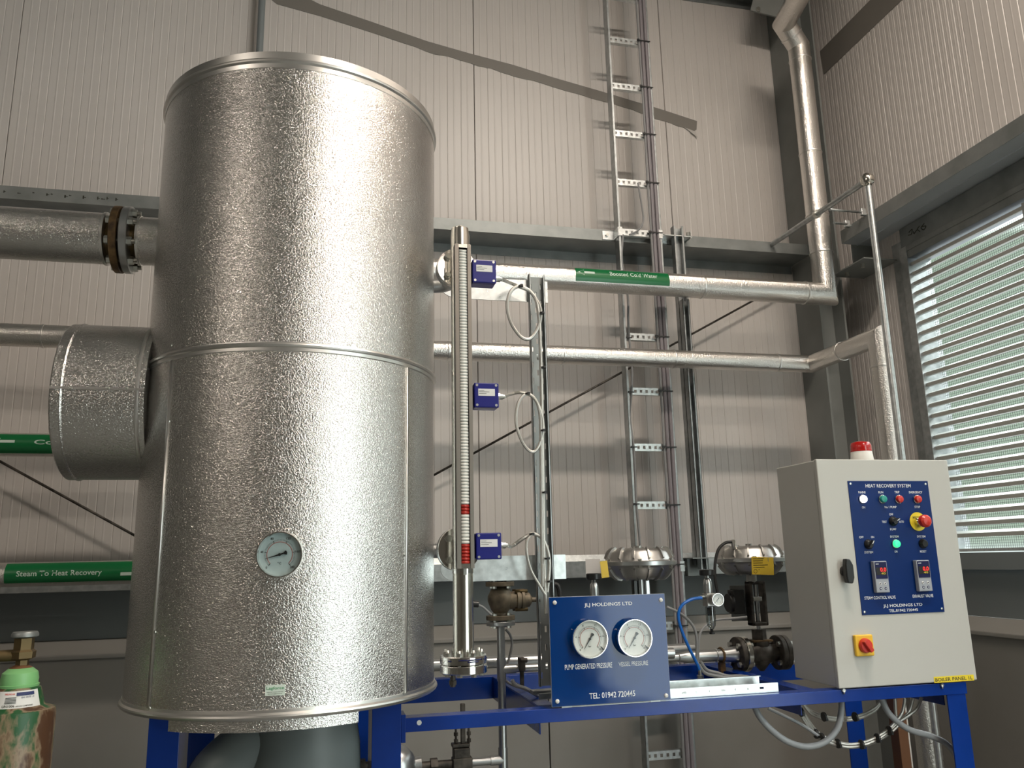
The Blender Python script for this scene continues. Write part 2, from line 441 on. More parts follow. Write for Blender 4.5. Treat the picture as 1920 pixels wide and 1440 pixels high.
_r = ray(1400, 18); zrail_back(CZ+_r.z/_r.y*4.2+.12, .6, XA-.004, 'dark sheeting rail at the top edge of the back wall, beside the column top', hf=.07)
t = thing('sheeting_rail', 'bright scuffed sheeting rail low on the back wall behind the valves', 'rail', (0, 4.0, CZ))
obj('front_flange', MB().bb((XL+.02, 4.0, CZ-.092), (XA-.004, 4.0022, CZ-.012)), 'galv', t)
obj('lip', MB().prism([(4.0, CZ-.012), (4.0022, CZ-.012), (4.022, CZ+.019), (4.02, CZ+.019)], lambda u, v, w_: Vector((w_, u, v)), XL+.02, XA-.004), 'galv_br', t)
obj('web', MB().bb((XL+.02, 4.0022, CZ-.092), (XA-.004, YW-.021, CZ-.089)), 'galv_dk', t)
# side wall rail over the louvre
XR = 2.88; zt, zb = CZ+1.818, CZ+1.741
t = thing('sheeting_rail', 'deep sheeting rail on the side wall above the louvre, its underside coloured pale to look daylit', 'rail', (XR, 2, zt))
obj('front_flange', MB().bb((XR, -2, zb), (XR+.0022, YT-.12, zt)), 'galv_dk', t)
obj('web', MB().bb((XR+.0022, -2, zb), (XW-.001, YT-.12, zb+.0025)).bb((XR+.098, -2, zb-.005), (XR+.103, YT-.12, zb)), 'daylit_web', t)
obj('end_cleat', MB().bb((XB+.002, YT-.12, zb-.12), (XW-.002, YT-.113, zt)), 'column', t)
obj('cleat_plate', MB().bb((XR-.02, YT-.32, zb-.165), (XW-.002, YT-.02, zb-.158)), 'column', t)
for dy in (.08, .22): obj('bolt', MB().hexa((XR+.03, YT-.02-dy, zb-.165), (0, 0, -1), .011, .02), 'bolt', t)
t = thing('sheeting_rail', 'dark sheeting rail under the louvre on the side wall', 'rail', (XR, 2, CZ))
obj('front_flange', MB().bb((XW-.06, .5, CZ-.09), (XW-.057, YT-.1, CZ-.012)), 'flash', t)
obj('top_flange', MB().bb((XW-.057, .5, CZ-.016), (XW-.001, YT-.1, CZ-.012)), 'galv_dk', t)

# corner column, H section
t = thing('steel_column', 'grey painted H section steel column in the corner of the room', 'column', (XA, YT, 0))
obj('flange', MB().bb((XA, YT, 0), (XA+.012, YW-.001, ZC)), 'column', t)
obj('flange', MB().bb((XB-.012, YT, 0), (XB, YW-.001, ZC)), 'column', t)
obj('web', MB().bb((XA+.012, YT+.10, 0), (XB-.012, YT+.108, ZC)), 'column', t)
obj('base_plate', MB().bb((XA-.05, YT-.05, 0), (XB+.05, YW-.001, .02)), 'column', t)
# rafter leaving the column top, and its gusset
a = P(1405, 22, 3.97); b = P(1440, 30, 3.97)
t = thing('rafter_gusset', 'dark bolted gusset plate where the top rail meets the column', 'bracket', a)
obj('plate', MB().prism([(a.x, a.z), (XA-.004, a.z-.03), (XA-.004, a.z+.3), (a.x+.1, a.z+.3)], lambda u, v, w_: Vector((u, w_, v)), 3.955, 3.965), 'column', t)
obj('bolt', MB().hexa((a.x+.05, 3.955, a.z+.01), (0, -1, 0), .014, .012), 'bolt', t)

# thin dark strips running diagonally on the walls
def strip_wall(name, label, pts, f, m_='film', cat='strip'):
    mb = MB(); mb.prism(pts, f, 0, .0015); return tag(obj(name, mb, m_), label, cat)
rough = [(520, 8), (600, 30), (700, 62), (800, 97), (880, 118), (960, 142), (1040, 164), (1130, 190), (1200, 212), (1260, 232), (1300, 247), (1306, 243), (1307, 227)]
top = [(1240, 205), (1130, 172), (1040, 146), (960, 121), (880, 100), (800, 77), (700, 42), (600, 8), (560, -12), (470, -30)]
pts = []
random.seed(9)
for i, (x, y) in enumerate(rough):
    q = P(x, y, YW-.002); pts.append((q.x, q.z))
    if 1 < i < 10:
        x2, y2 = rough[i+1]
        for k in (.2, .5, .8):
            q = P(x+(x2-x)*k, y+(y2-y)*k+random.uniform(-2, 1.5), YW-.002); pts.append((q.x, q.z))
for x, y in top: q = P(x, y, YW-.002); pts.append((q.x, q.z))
strip_wall('diagonal_strip', 'long brown-grey strip running diagonally down the back wall behind the cable ladder', pts, lambda u, v, w_: Vector((u, YW-.001-w_, v)))
pts = [(P(x, y, YW).x, P(x, y, YW).z) for x, y in ((1284, 240), (1303, 248), (1306, 260))]
mb = MB(); mb.prism(pts, lambda u, v, w_: Vector((u, YW-.004-w_-(P(1284, 240, YW).z-v)*.15, v)), 0, .001)
tag(obj('peeling_film', mb, 'flap_film'), 'small pale triangle of peeling film at the end of the diagonal strip', 'film')
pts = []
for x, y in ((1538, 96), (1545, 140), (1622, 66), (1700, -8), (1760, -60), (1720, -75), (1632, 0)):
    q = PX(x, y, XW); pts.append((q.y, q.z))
strip_wall('diagonal_strip', 'dark strip rising diagonally on the side wall next to the column top', pts, lambda u, v, w_: Vector((XW-.001-w_, u, v)))

# ------------------------------------------------------------------ LOUVRE (window_1)
lv = thing('window_1', None, None, (XW, LY1, LZ0), kind='structure')
fx0, fx1 = XW-.03, XW+.12
YM = PX(1917, 380, XW-.02).y                      # mullion
obj('window_frame', MB().bb((fx0, LY1-.055, LZ0), (fx1, LY1, LZ1)).bb((fx0, YM-.05, LZ0+.03), (fx1, YM, LZ1-.09)), 'galv', lv, bevel=.002)
obj('frame_head', MB().bb((fx0, LY0, LZ1-.03), (fx1, LY1-.055, LZ1)).bb((XW-.012, LY0, LZ1-.0), (XW+.03, LY1, zb-.003)), 'galv_dk', lv, bevel=.002)
obj('window_sill', MB().bb((fx0-.02, LY0, LZ0-.012), (fx1, LY1, LZ0+.002)), 'galv_br', lv)
obj('jamb_cover', MB().bb((XW-.012, LY1+.0, LZ0-.05), (XW-.001, LY1+.075, LZ1+.05)), 'galv', lv, bevel=.002)
pitch = .0556
def slat(y0, y1_, z):
    mb = MB(); t_ = .0015
    f = lambda u, v, w_: Vector((XW+u, w_, z+v))
    # folded blade: inner lip, sloping pan, outer drip
    out = [(-.012, -.019), (-.012, .0), (.016, .013), (.030, .013), (.030, .0115), (.0165, .0115), (-.0105, -.0012), (-.0105, -.0178), (.006, -.0178), (.006, -.019)]
    mb.prism(out, f, y0, y1_); return mb
zz = LZ0+.075; sa = sb = None; z00 = zz
while zz < LZ1-.05:
    if sa is None:
        sa = obj('slat', slat(YM, LY1-.056, zz), 'slat', lv, autosm=False)
        sb = obj('slat', slat(LY0, YM-.05, zz), 'slat', lv, autosm=False)
    else:
        for q in (sa, sb):
            c = q.copy(); COL.objects.link(c); c.parent = lv; c.location = Vector((0, 0, zz-z00))
    zz += pitch
obj('frame_closer', MB().bb((fx0+.004, LY0, zz-.030), (fx1, LY1-.055, LZ1-.002)), 'galv_dk', lv)
# bird mesh on the outside, wires joined
mb = MB()
y = LY0
while y < LY1-.05:
    mb.bb((XW+.088, y, LZ0), (XW+.0892, y+.0013, LZ1-.09)); y += .0125
z = LZ0
while z < LZ1-.09:
    mb.bb((XW+.0895, LY0, z), (XW+.0905, LY1-.05, z+.0013)); z += .0125
o = obj('bird_mesh', mb, 'mesh_wire', lv, autosm=False); o['kind'] = 'stuff'
mb = MB()
def hd(x, y): return PX(x, y, XW-.0125)
for st_ in (((1704, 436), (1710, 430), (1709, 439), (1703, 441)), ((1713, 434), (1714, 438), (1719, 431)), ((1724, 424), (1720, 430), (1725, 434)), ((1733, 419), (1727, 427), (1732, 431), (1736, 424), (1729, 425))):
    mb.tube([hd(*q) for q in st_], .0022, n=5, res=4)
obj('marker_scrawl', mb, 'ink', lv)
# ------------------------------------------------------------------ roller door opening behind the camera
dr = thing('door_1', None, None, (XW, DY0, 0), kind='structure')
obj('door_frame', MB().bb((XW-.05, DY0-.1, 0), (XW+.1, DY0, DZ)).bb((XW-.05, DY1, 0), (XW+.1, DY1+.1, DZ)).bb((XW-.05, DY0-.1, DZ), (XW+.1, DY1+.1, DZ+.05)), 'galv', dr)
obj('wall_below_louvre', MB().bb((XW, DY1+.1, 0), (XW+.1, 2.0, LZ0-.02)), 'plinth', dr)
obj('rolled_curtain', MB().cyl((XW-.25, DY0, DZ+.3), (XW-.25, DY1, DZ+.3), .18), 'galv', dr)
# lamps
for i, p in enumerate(LAMPS):
    t = thing('batten_lamp', ['batten lamp hung left of the tank, out of frame', 'batten lamp hung over the gauge plate, out of frame', 'batten lamp hung near the roller door, behind the viewpoint', 'unseen fill lamp added at the far right end of the hall', 'unseen fill lamp added at the far left end of the hall'][i], 'lamp', p)
    obj('lamp_body', MB().bb((p[0]-.76, p[1]-.13, p[2]-.03), (p[0]+.76, p[1]+.13, p[2]+.05)), 'white_plastic', t, bevel=.01)
    for q in (-.6, .6): obj('rod', MB().cyl((p[0]+q, p[1], p[2]+.05), (p[0]+q, p[1], ZC), .006, n=8), 'galv', t)

# ------------------------------------------------------------------ TANK
TC = Vector((-.080, 2.349, 0)); TR = .393; TZ0, TZ1 = CZ-.338, CZ+1.305
tk = thing('lagged_vessel', 'tall round vessel clad in dimpled silver aluminium on blue legs', 'tank', (TC.x, TC.y, TZ0))
def ang(a): return Vector((math.sin(a), -math.cos(a), 0))    # angle from the viewer side, positive to the right
zs = CZ+.1445*1.96+.0                                         # mid seam, refined from the photo
zs = P(560, 652, TC.y-TR).z
o = obj('upper_cladding', MB().cyl((TC.x, TC.y, zs+.008), (TC.x, TC.y, TZ1-.012), TR, n=128), 'clad', tk)
o = obj('lower_cladding', MB().cyl((TC.x, TC.y, TZ0+.012), (TC.x, TC.y, zs), TR-.001, n=128), 'clad', tk)
obj('seam_bead', MB().lathe((TC.x, TC.y, zs), (0, 0, 1), [(TR-.003, -.012), (TR+.001, -.008), (TR+.001, 0), (TR+.005, .002), (TR+.007, .006), (TR+.005, .010), (TR+.0005, .012), (TR+.0005, .014), (TR-.003, .014)], n=128, cap0=False, cap1=False), 'bead', tk)
def rim(z, s_): return MB().lathe((TC.x, TC.y, z), (0, 0, s_), [(TR-.02, .0), (TR+.001, .0), (TR+.002, .012), (TR+.007, .016), (TR+.008, .020), (TR+.006, .024), (TR+.002, .027), (TR+.003, .045), (TR-.001, .046), (TR-.02, .046)], n=128, cap0=False, cap1=False)
obj('top_rim', rim(TZ1-.044, 1), 'bead', tk)
obj('top_lid', MB().lathe((TC.x, TC.y, TZ1-.006), (0, 0, 1), [(TR-.005, 0), (TR-.005, .004), (.05, .03)], n=64), 'clad', tk)
obj('bottom_rim', MB().lathe((TC.x, TC.y, TZ0+.030), (0, 0, -1), [(TR-.02, 0), (TR+.001, .0), (TR+.002, .006), (TR+.007, .010), (TR+.008, .014), (TR+.006, .018), (TR+.002, .021), (TR-.02, .021)], n=128, cap0=False, cap1=False), 'bead', tk)
obj('underside', MB().lathe((TC.x, TC.y, TZ0+.012), (0, 0, -1), [(TR-.002, 0), (TR-.004, .004), (.05, .004)], n=64), 'clad', tk)
# short skirt strip under the front
mb = MB(); a0, a1 = R(-38), R(27); n = 40; rr = []
for i in range(n+1):
    a = a0+(a1-a0)*i/n; d = ang(a)
    rr.append([TC+d*q+Vector((0, 0, z_)) for q, z_ in ((TR-.006, TZ0+.012), (TR-.006, TZ0-.016), (TR-.010, TZ0-.016), (TR-.010, TZ0+.012))])
mb.rings(rr); obj('skirt_strip', mb, 'clad', tk)
# vertical lap seams
def seam_angle(px, py):
    d = ray(px, py); o_ = Vector((0, 0, CZ)); a = d.x**2+d.y**2; b = 2*(d.x*(-TC.x)+d.y*(-TC.y)); c = TC.x**2+TC.y**2-TR**2
    t_ = (-b-math.sqrt(max(b*b-4*a*c, 0)))/(2*a); q = o_+d*t_; return math.atan2(q.x-TC.x, -(q.y-TC.y)), q.z
for (px, py, z0, z1, wd) in ((763, 960, TZ0+.03, zs-.01, .004), (309, 880, TZ0+.03, zs-.01, .005)):
    a, _ = seam_angle(px, py); mb = MB(); rr = []
    for z_ in (z0, z1):
        rr.append([TC+ang(a+da)*q+Vector((0, 0, z_)) for da, q in ((-wd/TR, TR-.002), (-wd/TR, TR+.002), (wd*.6/TR, TR+.0022), (wd/TR, TR-.002))])
    mb.rings(rr); obj('lap_seam', mb, 'bead', tk)
# rivets
rv = [(351, 145), (681, 143), (806, 240), (759, 185), (321, 648), (316, 790), (307, 908), (290, 1185), (280, 1328), (318, 1345), (402, 1343), (518, 1340), (620, 1335), (704, 1320), (756, 1300), (786, 1300), (758, 1040), (764, 850), (900, 0)][:-1]
for px, py in rv:
    try: a, z_ = seam_angle(px, py)
    except Exception: continue
    if not math.isfinite(z_): continue
    q = TC+ang(a)*(TR-.001)+Vector((0, 0, z_)); obj('rivet', MB().lathe(q, ang(a), [(.0045, 0), (.004, .002), (.001, .003)], n=10), 'bolt', tk)
# side drum (inspection nozzle)
dc = Vector((0, 2.35, 1.992)); dr_ = .2085
dm = thing('lagged_nozzle', 'short horizontal aluminium drum projecting from the left side of the vessel', 'drum', (-.58, dc.y, dc.z))
x0_, x1_ = -.657, -.44
obj('cladding', MB().cyl((x0_+.03, dc.y, dc.z), (x1_, dc.y, dc.z), dr_, n=96), 'clad', dm)
obj('end_cap', MB().lathe((x0_+.03, dc.y, dc.z), (-1, 0, 0), [(dr_, 0), (dr_+.002, .002), (dr_+.003, .004), (dr_+.001, .006), (dr_+.001, .026), (dr_-.003, .030), (.03, .032)], n=96), 'clad', dm)
# seam along the drum facing the viewer
mb = MB(); th = R(2)
for s_, q in ((0, 0),): pass
zsm = P(200, 729, dc.y-dr_).z; mb.bb((x0_+.002, dc.y-dr_-.004, zsm-.003), (x1_, dc.y-dr_+.004, zsm+.003))
obj('lap_seam', mb, 'bead', dm)
for px in (150, 220, 300-45): obj('rivet', MB().lathe(P(px-17, 728, dc.y-dr_-.003), (0, -1, 0), [(.004, 0), (.003, .002), (.001, .0025)], n=8), 'bolt', dm)
obj('collar', MB().lathe((-.462, dc.y, dc.z), (1, 0, 0), [(dr_+.001, 0), (dr_+.004, .002), (dr_+.004, .006), (dr_+.001, .009)], n=96, cap0=False, cap1=False), 'bead', dm)
# sticker
LGY = TC.y-TR
def on_tank(px, py, off=.001):
    a, z_ = seam_angle(px, py); return a, z_
a0, zb_ = on_tank(497, 1305); a1, zt_ = on_tank(535, 1283)
_, zm_ = on_tank(516, 1304); _, zm2 = on_tank(516, 1284)
lg = thing('maker_sticker', 'small white sticker with green lettering low on the vessel', 'sticker', TC+ang((a0+a1)/2)*TR+Vector((0, 0, zm_)))
def fT(off): return lambda u, v: TC+ang(u/TR)*(TR+off)+Vector((0, 0, v))
mb = MB(); rr = []
for i in range(9):
    u = (a0+(a1-a0)*i/8)*TR; rr.append([fT(.0002)(u, zm_), fT(.0012)(u, zm_), fT(.0012)(u, zm2), fT(.0002)(u, zm2)])
mb.rings(rr); obj('sticker_sheet', mb, 'lag_label', lg)
hh = zm2-zm_; ww = (a1-a0)*TR
lettering('Lagforce', a0*TR+ww*.06, zm_+hh*.48, a1*TR-ww*.06, zm_+hh*.86, fT(.0016), 'lag_green', lg)
lettering('Industrial Insulation Services', a0*TR+ww*.08, zm_+hh*.30, a1*TR-ww*.10, zm_+hh*.38, fT(.0016), 'ink', lg)
lettering('www.Lagforce.ie', a0*TR+ww*.12, zm_+hh*.10, a1*TR-ww*.15, zm_+hh*.22, fT(.0016), 'ink', lg)

# generic round gauge: centre, facing direction d, radius
def gauge(name, label, c, d, r, dialm='dial', needle=215, flange=None, depth=.03, red=True, cat='gauge', tick=None, unit='bar'):
    d = Vector(d).normalized(); c = Vector(c); g = thing(name, label, cat, c)
    up = Vector((0, 0, 1)); side = d.cross(up)*-1; side.normalize()           # viewer's right when facing it
    side = up.cross(d).normalized()
    def f(u, v, w_): return c+side*u+up*v+d*w_
    def pol(a, q): return (math.cos(R(a))*q, math.sin(R(a))*q)
    obj('bezel', MB().lathe(c, d, [(r*.93, 0), (r*.97, depth*.5), (r*1.0, depth*.55), (r*1.0, depth*.9), (r*.97, depth), (r*.93, depth), (r*.90, depth*.86), (r*.89, depth*.6)], n=48, cap0=True, cap1=False), 'polish', g)
    obj('dial_face', MB().cyl(f(0, 0, depth*.5), f(0, 0, depth*.62), r*.90, n=48), dialm, g)
    mb = MB(); z_ = depth*.64
    a = 225; 
    for i in range(51):
        aa = 225-270*i/50; L0 = .60 if i % 10 else .56
        p1 = pol(aa, r*L0); p2 = pol(aa, r*.66); tt = pol(aa+90, r*(.006 if i % 10 else .014))
        mb.prism([(p1[0]-tt[0], p1[1]-tt[1]), (p2[0]-tt[0], p2[1]-tt[1]), (p2[0]+tt[0], p2[1]+tt[1]), (p1[0]+tt[0], p1[1]+tt[1])], f, z_, z_+.0003)
    obj('scale_marks', mb, 'ink', g, autosm=False)
    if red:
        mb = MB(); nn = 50; rr = []
        for i in range(nn+1):
            aa = 225-270*i/nn; p1 = pol(aa, r*.535); p2 = pol(aa, r*.555)
            rr.append([f(*p1, z_), f(*p2, z_), f(*p2, z_+.0003), f(*p1, z_+.0003)])
        mb.rings(rr); obj('red_scale', mb, 'scale_red', g, autosm=False)
    nums = tick or ['0', '2', '4', '6', '8', '10']
    for i, s_ in enumerate(nums):
        aa = 225-270*i/(len(nums)-1); q = pol(aa, r*.77); h = r*.10; w2 = h*.62*len(s_)
        lettering(s_, q[0]-w2/2, q[1]-h/2, q[0]+w2/2, q[1]+h/2, lambda u, v: f(u, v, z_), 'ink', g, 'numeral')
    lettering(unit, -r*.08, -r*.42, r*.08, -r*.32, lambda u, v: f(u, v, z_), 'ink', g, 'numeral')
    dx, dy = pol(needle, 1); nx, ny = -dy, dx
    def nd(l, s_): return (dx*l*r+nx*s_*r, dy*l*r+ny*s_*r)
    mb = MB(); mb.prism([nd(.62, .006), nd(0, .035), nd(-.16, .03), nd(-.30, .10), nd(-.34, 0), nd(-.30, -.10), nd(-.16, -.03), nd(0, -.035), nd(.62, -.006)], f, depth*.72, depth*.76)
    mb.cyl(f(0, 0, depth*.66), f(0, 0, depth*.82), r*.06, n=12)
    obj('needle', mb, 'black', g)
    obj('glass', MB().cyl(f(0, 0, depth*.86), f(0, 0, depth*.90), r*.925, n=40), 'glass', g)
    return g, f
a, z_ = seam_angle(527, 1040)
c = TC+ang(a)*(TR-.002)+Vector((0, 0, z_))
gauge('thermometer', 'round thermometer with pale blue-grey dial on the front of the vessel', c, ang(a-R(4)), .0515, 'dial_t', 196, depth=.036, tick=['0', '40', '80', '120', '160', '200'], cat='thermometer', unit='\u00b0C')

# ------------------------------------------------------------------ LAGGED PIPES
def lagged(name, label, path, r, rings=(), mitre=True, cat='pipe', seg=40):
    t = thing(name, label, cat, path[0])
    pts = [Vector(p) for p in path]
    obj('cladding', MB().tube(pts, r, n=seg, smooth_path=False), 'clad_pipe', t)
    for p, d in rings:
        obj('joint_band', MB().lathe(Vector(p)-Vector(d).normalized()*.006, d, [(r-.001, 0), (r+.0025, .001), (r+.0035, .006), (r+.0025, .011), (r-.001, .012)], n=seg, cap0=False, cap1=False), 'bead', t)
    return t
YP = 3.76
# boosted cold water pipe
zl = P(1200, 535, YP).z; zc = zl
rb = .063
rb = abs(P(1250, 512, YP).z-P(1250, 556, YP).z)/2*.94
zc = (P(1250, 512, YP).z+P(1250, 556, YP).z)/2
Xe = P(1547, 540, YP).x-.0
up1 = P(1500, 90, YP)
e1 = Vector((Xe, YP, zc)); e2 = Vector((Xe, YP, P(1500, 88, YP).z)); 
e3 = P(1470, 45, YP-.05); e4 = P(1510, -30, YP-.45)
bx = [P(px, 540, YP).x for px in (1315, 1507)]
bcw = lagged('lagged_pipe', 'upper lagged pipe marked Boosted Cold Water turning up the corner column', [Vector((-.15, YP, zc)), e1, e2, e3, e4], rb,
       [(Vector((x, YP, zc)), (1, 0, 0)) for x in bx]+[(Vector((Xe, YP, P(1530, y_, YP).z)), (0, 0, 1)) for y_ in (475, 405, 290, 118)]+[((e2+e3)/2, e3-e2)])
# label band
def band(parent, Yc, zc_, r, x0, x1, adeg0, adeg1, m_='green_band'):
    mb = MB(); rr = []
    for i in range(13):
        a_ = R(adeg0+(adeg1-adeg0)*i/12); n_ = Vector((0, -math.cos(a_), math.sin(a_)))
        rr.append([Vector((x, Yc, zc_))+n_*q for x, q in ((x0, r+.0006), (x0, r+.0018), (x1, r+.0018), (x1, r+.0006))])
    mb.rings(rr); return obj('label_sheet', mb, m_, parent)
def fpipe(Yc, zc_, r):     # v is arc length measured from the viewer side
    def f(u, v):
        a_ = v/r; return Vector((u, Yc, zc_))+Vector((0, -math.cos(a_), math.sin(a_)))*(r+.0024)
    return f
def arrow(parent, f, u0, u1, v0, s_):      # arrow from u1 to tip u0, half height s_
    mb = MB(); hd = (u1-u0)*.38*(1 if u1 > u0 else 1)
    pts = [(u0, v0), (u0+hd, v0+s_), (u0+hd, v0+s_*.38), (u1, v0+s_*.38), (u1, v0-s_*.38), (u0+hd, v0-s_*.38), (u0+hd, v0-s_)]
    vs = [mb.bm.verts.new(f(u, v)) for u, v in pts]
    mb.face([vs[0], vs[1], vs[2], vs[5], vs[6]]); mb.face([vs[2], vs[3], vs[4], vs[5]])
    obj('arrow', mb, 'band_print', parent, autosm=False)
lb = thing('pipe_label', 'green label Boosted Cold Water with a white arrow on the upper right pipe', 'label', Vector((1.5, YP-rb, zc)))
x0, x1 = P(1073, 520, YP).x, P(1246, 524, YP).x
band(lb, YP, zc, rb, x0, x1, -26, 45)
f = fpipe(YP, zc, rb)
lettering('Boosted Cold Water', P(1136, 520, YP).x, rb*R(8), P(1224, 522, YP).x, rb*R(30), f, 'band_print', lb)
arrow(lb, f, P(1077, 518, YP).x, P(1108, 518, YP).x, rb*R(18), rb*R(15))
# second pipe, turns toward the viewer along the side wall then drops behind the cabinet
r2 = abs(P(1200, 654, YP).z-P(1200, 688, YP).z)/2*.97
z2 = (P(1200, 654, YP).z+P(1200, 688, YP).z)/2
X2 = P(1520, 676, YP).x
dq = ray(1645, 628); Y2 = X2/(dq.x/dq.y)
# the branch climbs nowhere: same height, along the side wall
q2 = PZ(1646, 632, z2)
p3 = Vector((q2.x, q2.y, z2))
dn = Vector((q2.x, q2.y, .35))
lagged('lagged_pipe', 'middle lagged pipe turning along the side wall and dropping behind the control cabinet', [Vector((-.2, YP, z2)), Vector((X2, YP, z2)), p3, dn], r2,
       [(Vector((P(px, 670, YP).x, YP, z2)), (1, 0, 0)) for px in (840, 1055, 1262, 1455)]+[(Vector((X2, YP, z2))+(p3-Vector((X2, YP, z2)))*.5, p3-Vector((X2, YP, z2))), (Vector((q2.x, q2.y, P(1655, 688, q2.y).z)), (0, 0, 1))])
# same pipe continues left of the vessel
z3 = (P(60, 607, YP).z+P(60, 652, YP).z)/2; r3 = abs(P(60, 608, YP).z-P(60, 651, YP).z)/2*.97
lagged('lagged_pipe', 'lagged pipe on the left passing behind the short drum of the vessel', [Vector((XL+.02, YP, z3)), Vector((-.35, YP, z3))], r3, [(Vector((P(82, 630, YP).x, YP, z3)), (1, 0, 0))])
zt4, zb4 = P(30, 812, YP).z, P(30, 856, YP).z
t4 = lagged('lagged_pipe', 'lagged pipe with a green label starting Con behind the short drum', [Vector((XL+.02, YP, (zt4+zb4)/2)), Vector((-.35, YP, (zt4+zb4)/2))], (zt4-zb4)/2)
lb = thing('pipe_label', 'green label with an arrow and the letters Con left of the short drum', 'label', Vector((-1.2, YP-.06, zt4)))
rr4 = (zt4-zb4)/2; zc4 = (zt4+zb4)/2
band(lb, YP, zc4, rr4, P(-40, 830, YP).x, P(160, 830, YP).x, -52, 50)
f = fpipe(YP, zc4, rr4)
lettering('Condensate', P(72, 828, YP).x, rr4*R(-5), P(72, 828, YP).x+.30, rr4*R(17), f, 'band_print', lb)
arrow(lb, f, P(-8, 828, YP).x, P(36, 828, YP).x, rr4*R(8), rr4*R(16))
zt5, zb5 = P(120, 1053, YP).z, P(120, 1098, YP).z; rr5 = (zt5-zb5)/2; zc5 = (zt5+zb5)/2
lagged('lagged_pipe', 'lowest lagged pipe on the left with the label Steam To Heat Recovery', [Vector((XL+.02, YP, zc5)), Vector((-.35, YP, zc5))], rr5)
lb = thing('pipe_label', 'green label Steam To Heat Recovery on the lowest left pipe', 'label', Vector((-1.1, YP-.06, zc5)))
band(lb, YP, zc5, rr5, P(16, 1075, YP).x, P(300, 1075, YP).x, -42, 62)
f = fpipe(YP, zc5, rr5)
lettering('Steam To Heat Recovery', P(39, 1072, YP).x, rr5*R(-16), P(197, 1070, YP).x, rr5*R(16), f, 'band_print', lb)
mb = MB(); vs = [mb.bm.verts.new(f(u, v)) for u, v in ((P(231, 1075, YP).x, rr5*R(0)), (P(231, 1075, YP).x, rr5*R(-15)), (P(275, 1075, YP).x, rr5*R(-15)), (P(275, 1075, YP).x, rr5*R(0)))]
mb.face(vs); obj('arrow', mb, 'band_print', lb, autosm=False)

# big flanged pipe entering the vessel from the left
YB = 2.43
ztb, zbb = P(110, 396, YB).z, P(110, 490, YB).z; rbp = (ztb-zbb)/2*.97; zcb = (ztb+zbb)/2
bp = thing('lagged_pipe', 'thick lagged pipe with a bolted flange joining the upper left of the vessel', 'pipe', Vector((-1.0, YB, zcb)))
xf = P(237, 445, YB).x
obj('cladding', MB().cyl((XL+.02, YB, zcb), (xf-.052, YB, zcb), rbp, n=48), 'clad', bp)
obj('cladding', MB().cyl((xf+.040, YB, zcb), (TC.x-TR*.93, YB, zcb), rbp*.95, n=48), 'clad', bp)
obj('joint_band', MB().lathe((xf-.056, YB, zcb), (1, 0, 0), [(rbp-.01, 0), (rbp+.003, .001), (rbp+.003, .008), (rbp-.03, .012)], n=48), 'bead', bp)
obj('joint_band', MB().lathe((xf+.036, YB, zcb), (1, 0, 0), [(rbp-.03, 0), (rbp-.001, .001), (rbp-.001, .008), (rbp-.01, .01)], n=48), 'bead', bp)
fl = .098
obj('rusty_flange', MB().lathe((xf-.028, YB, zcb), (1, 0, 0), [(.05, 0), (fl-.002, 0), (fl, .002), (fl, .018), (fl-.002, .020), (.05, .020)], n=48), 'rust', bp)
obj('gasket', MB().cyl((xf-.010, YB, zcb), (xf-.002, YB, zcb), fl*.80, n=40), 'black', bp)
obj('steel_flange', MB().lathe((xf-.002, YB, zcb), (1, 0, 0), [(.05, 0), (fl-.002, 0), (fl, .002), (fl, .020), (fl-.002, .022), (.05, .022)], n=48), 'steelpipe', bp)
obj('pipe_neck', MB().cyl((xf-.055, YB, zcb), (xf+.04, YB, zcb), rbp*.72, n=32), 'brass', bp)
for i in range(8):
    a = 2*PI*(i+.5)/8; q = Vector((xf, YB+math.cos(a)*fl*.80, zcb+math.sin(a)*fl*.80))
    mb = MB(); mb.hexa(q+Vector((.020, 0, 0)), (1, 0, 0), .0125, .012); mb.cyl(q+Vector((-.036, 0, 0)), q+Vector((.042, 0, 0)), .007, n=10)
    mb.hexa(q+Vector((-.028, 0, 0)), (-1, 0, 0), .0125, .012); obj('flange_bolt', mb, 'bolt', bp)

# brace rods
tag(obj('brace_rod', MB().cyl(P(760, 920, 4.12), P(1470, 532, 4.12), .006, n=8), 'cast_dk'), 'thin dark brace rod rising diagonally behind the cable ladder', 'rod')
tag(obj('brace_rod', MB().cyl(P(-60, 832, 4.12), P(300, 1030, 4.12), .006, n=8), 'cast_dk'), 'thin dark brace rod sloping down behind the left side of the vessel', 'rod')
t = thing('wall_pipe', 'dark vertical pipe on the back wall rising above the vessel top', 'pipe', P(487, 100, 4.1))
xx = P(487, 60, 4.08).x
obj('pipe', MB().cyl((xx, 4.12, 3.2), (xx, 4.12, ZC), .019, n=16), 'flash', t)
obj('clip', MB().bb((xx-.03, 4.105, 4.9), (xx+.03, YW-.001, 4.93)), 'galv', t)

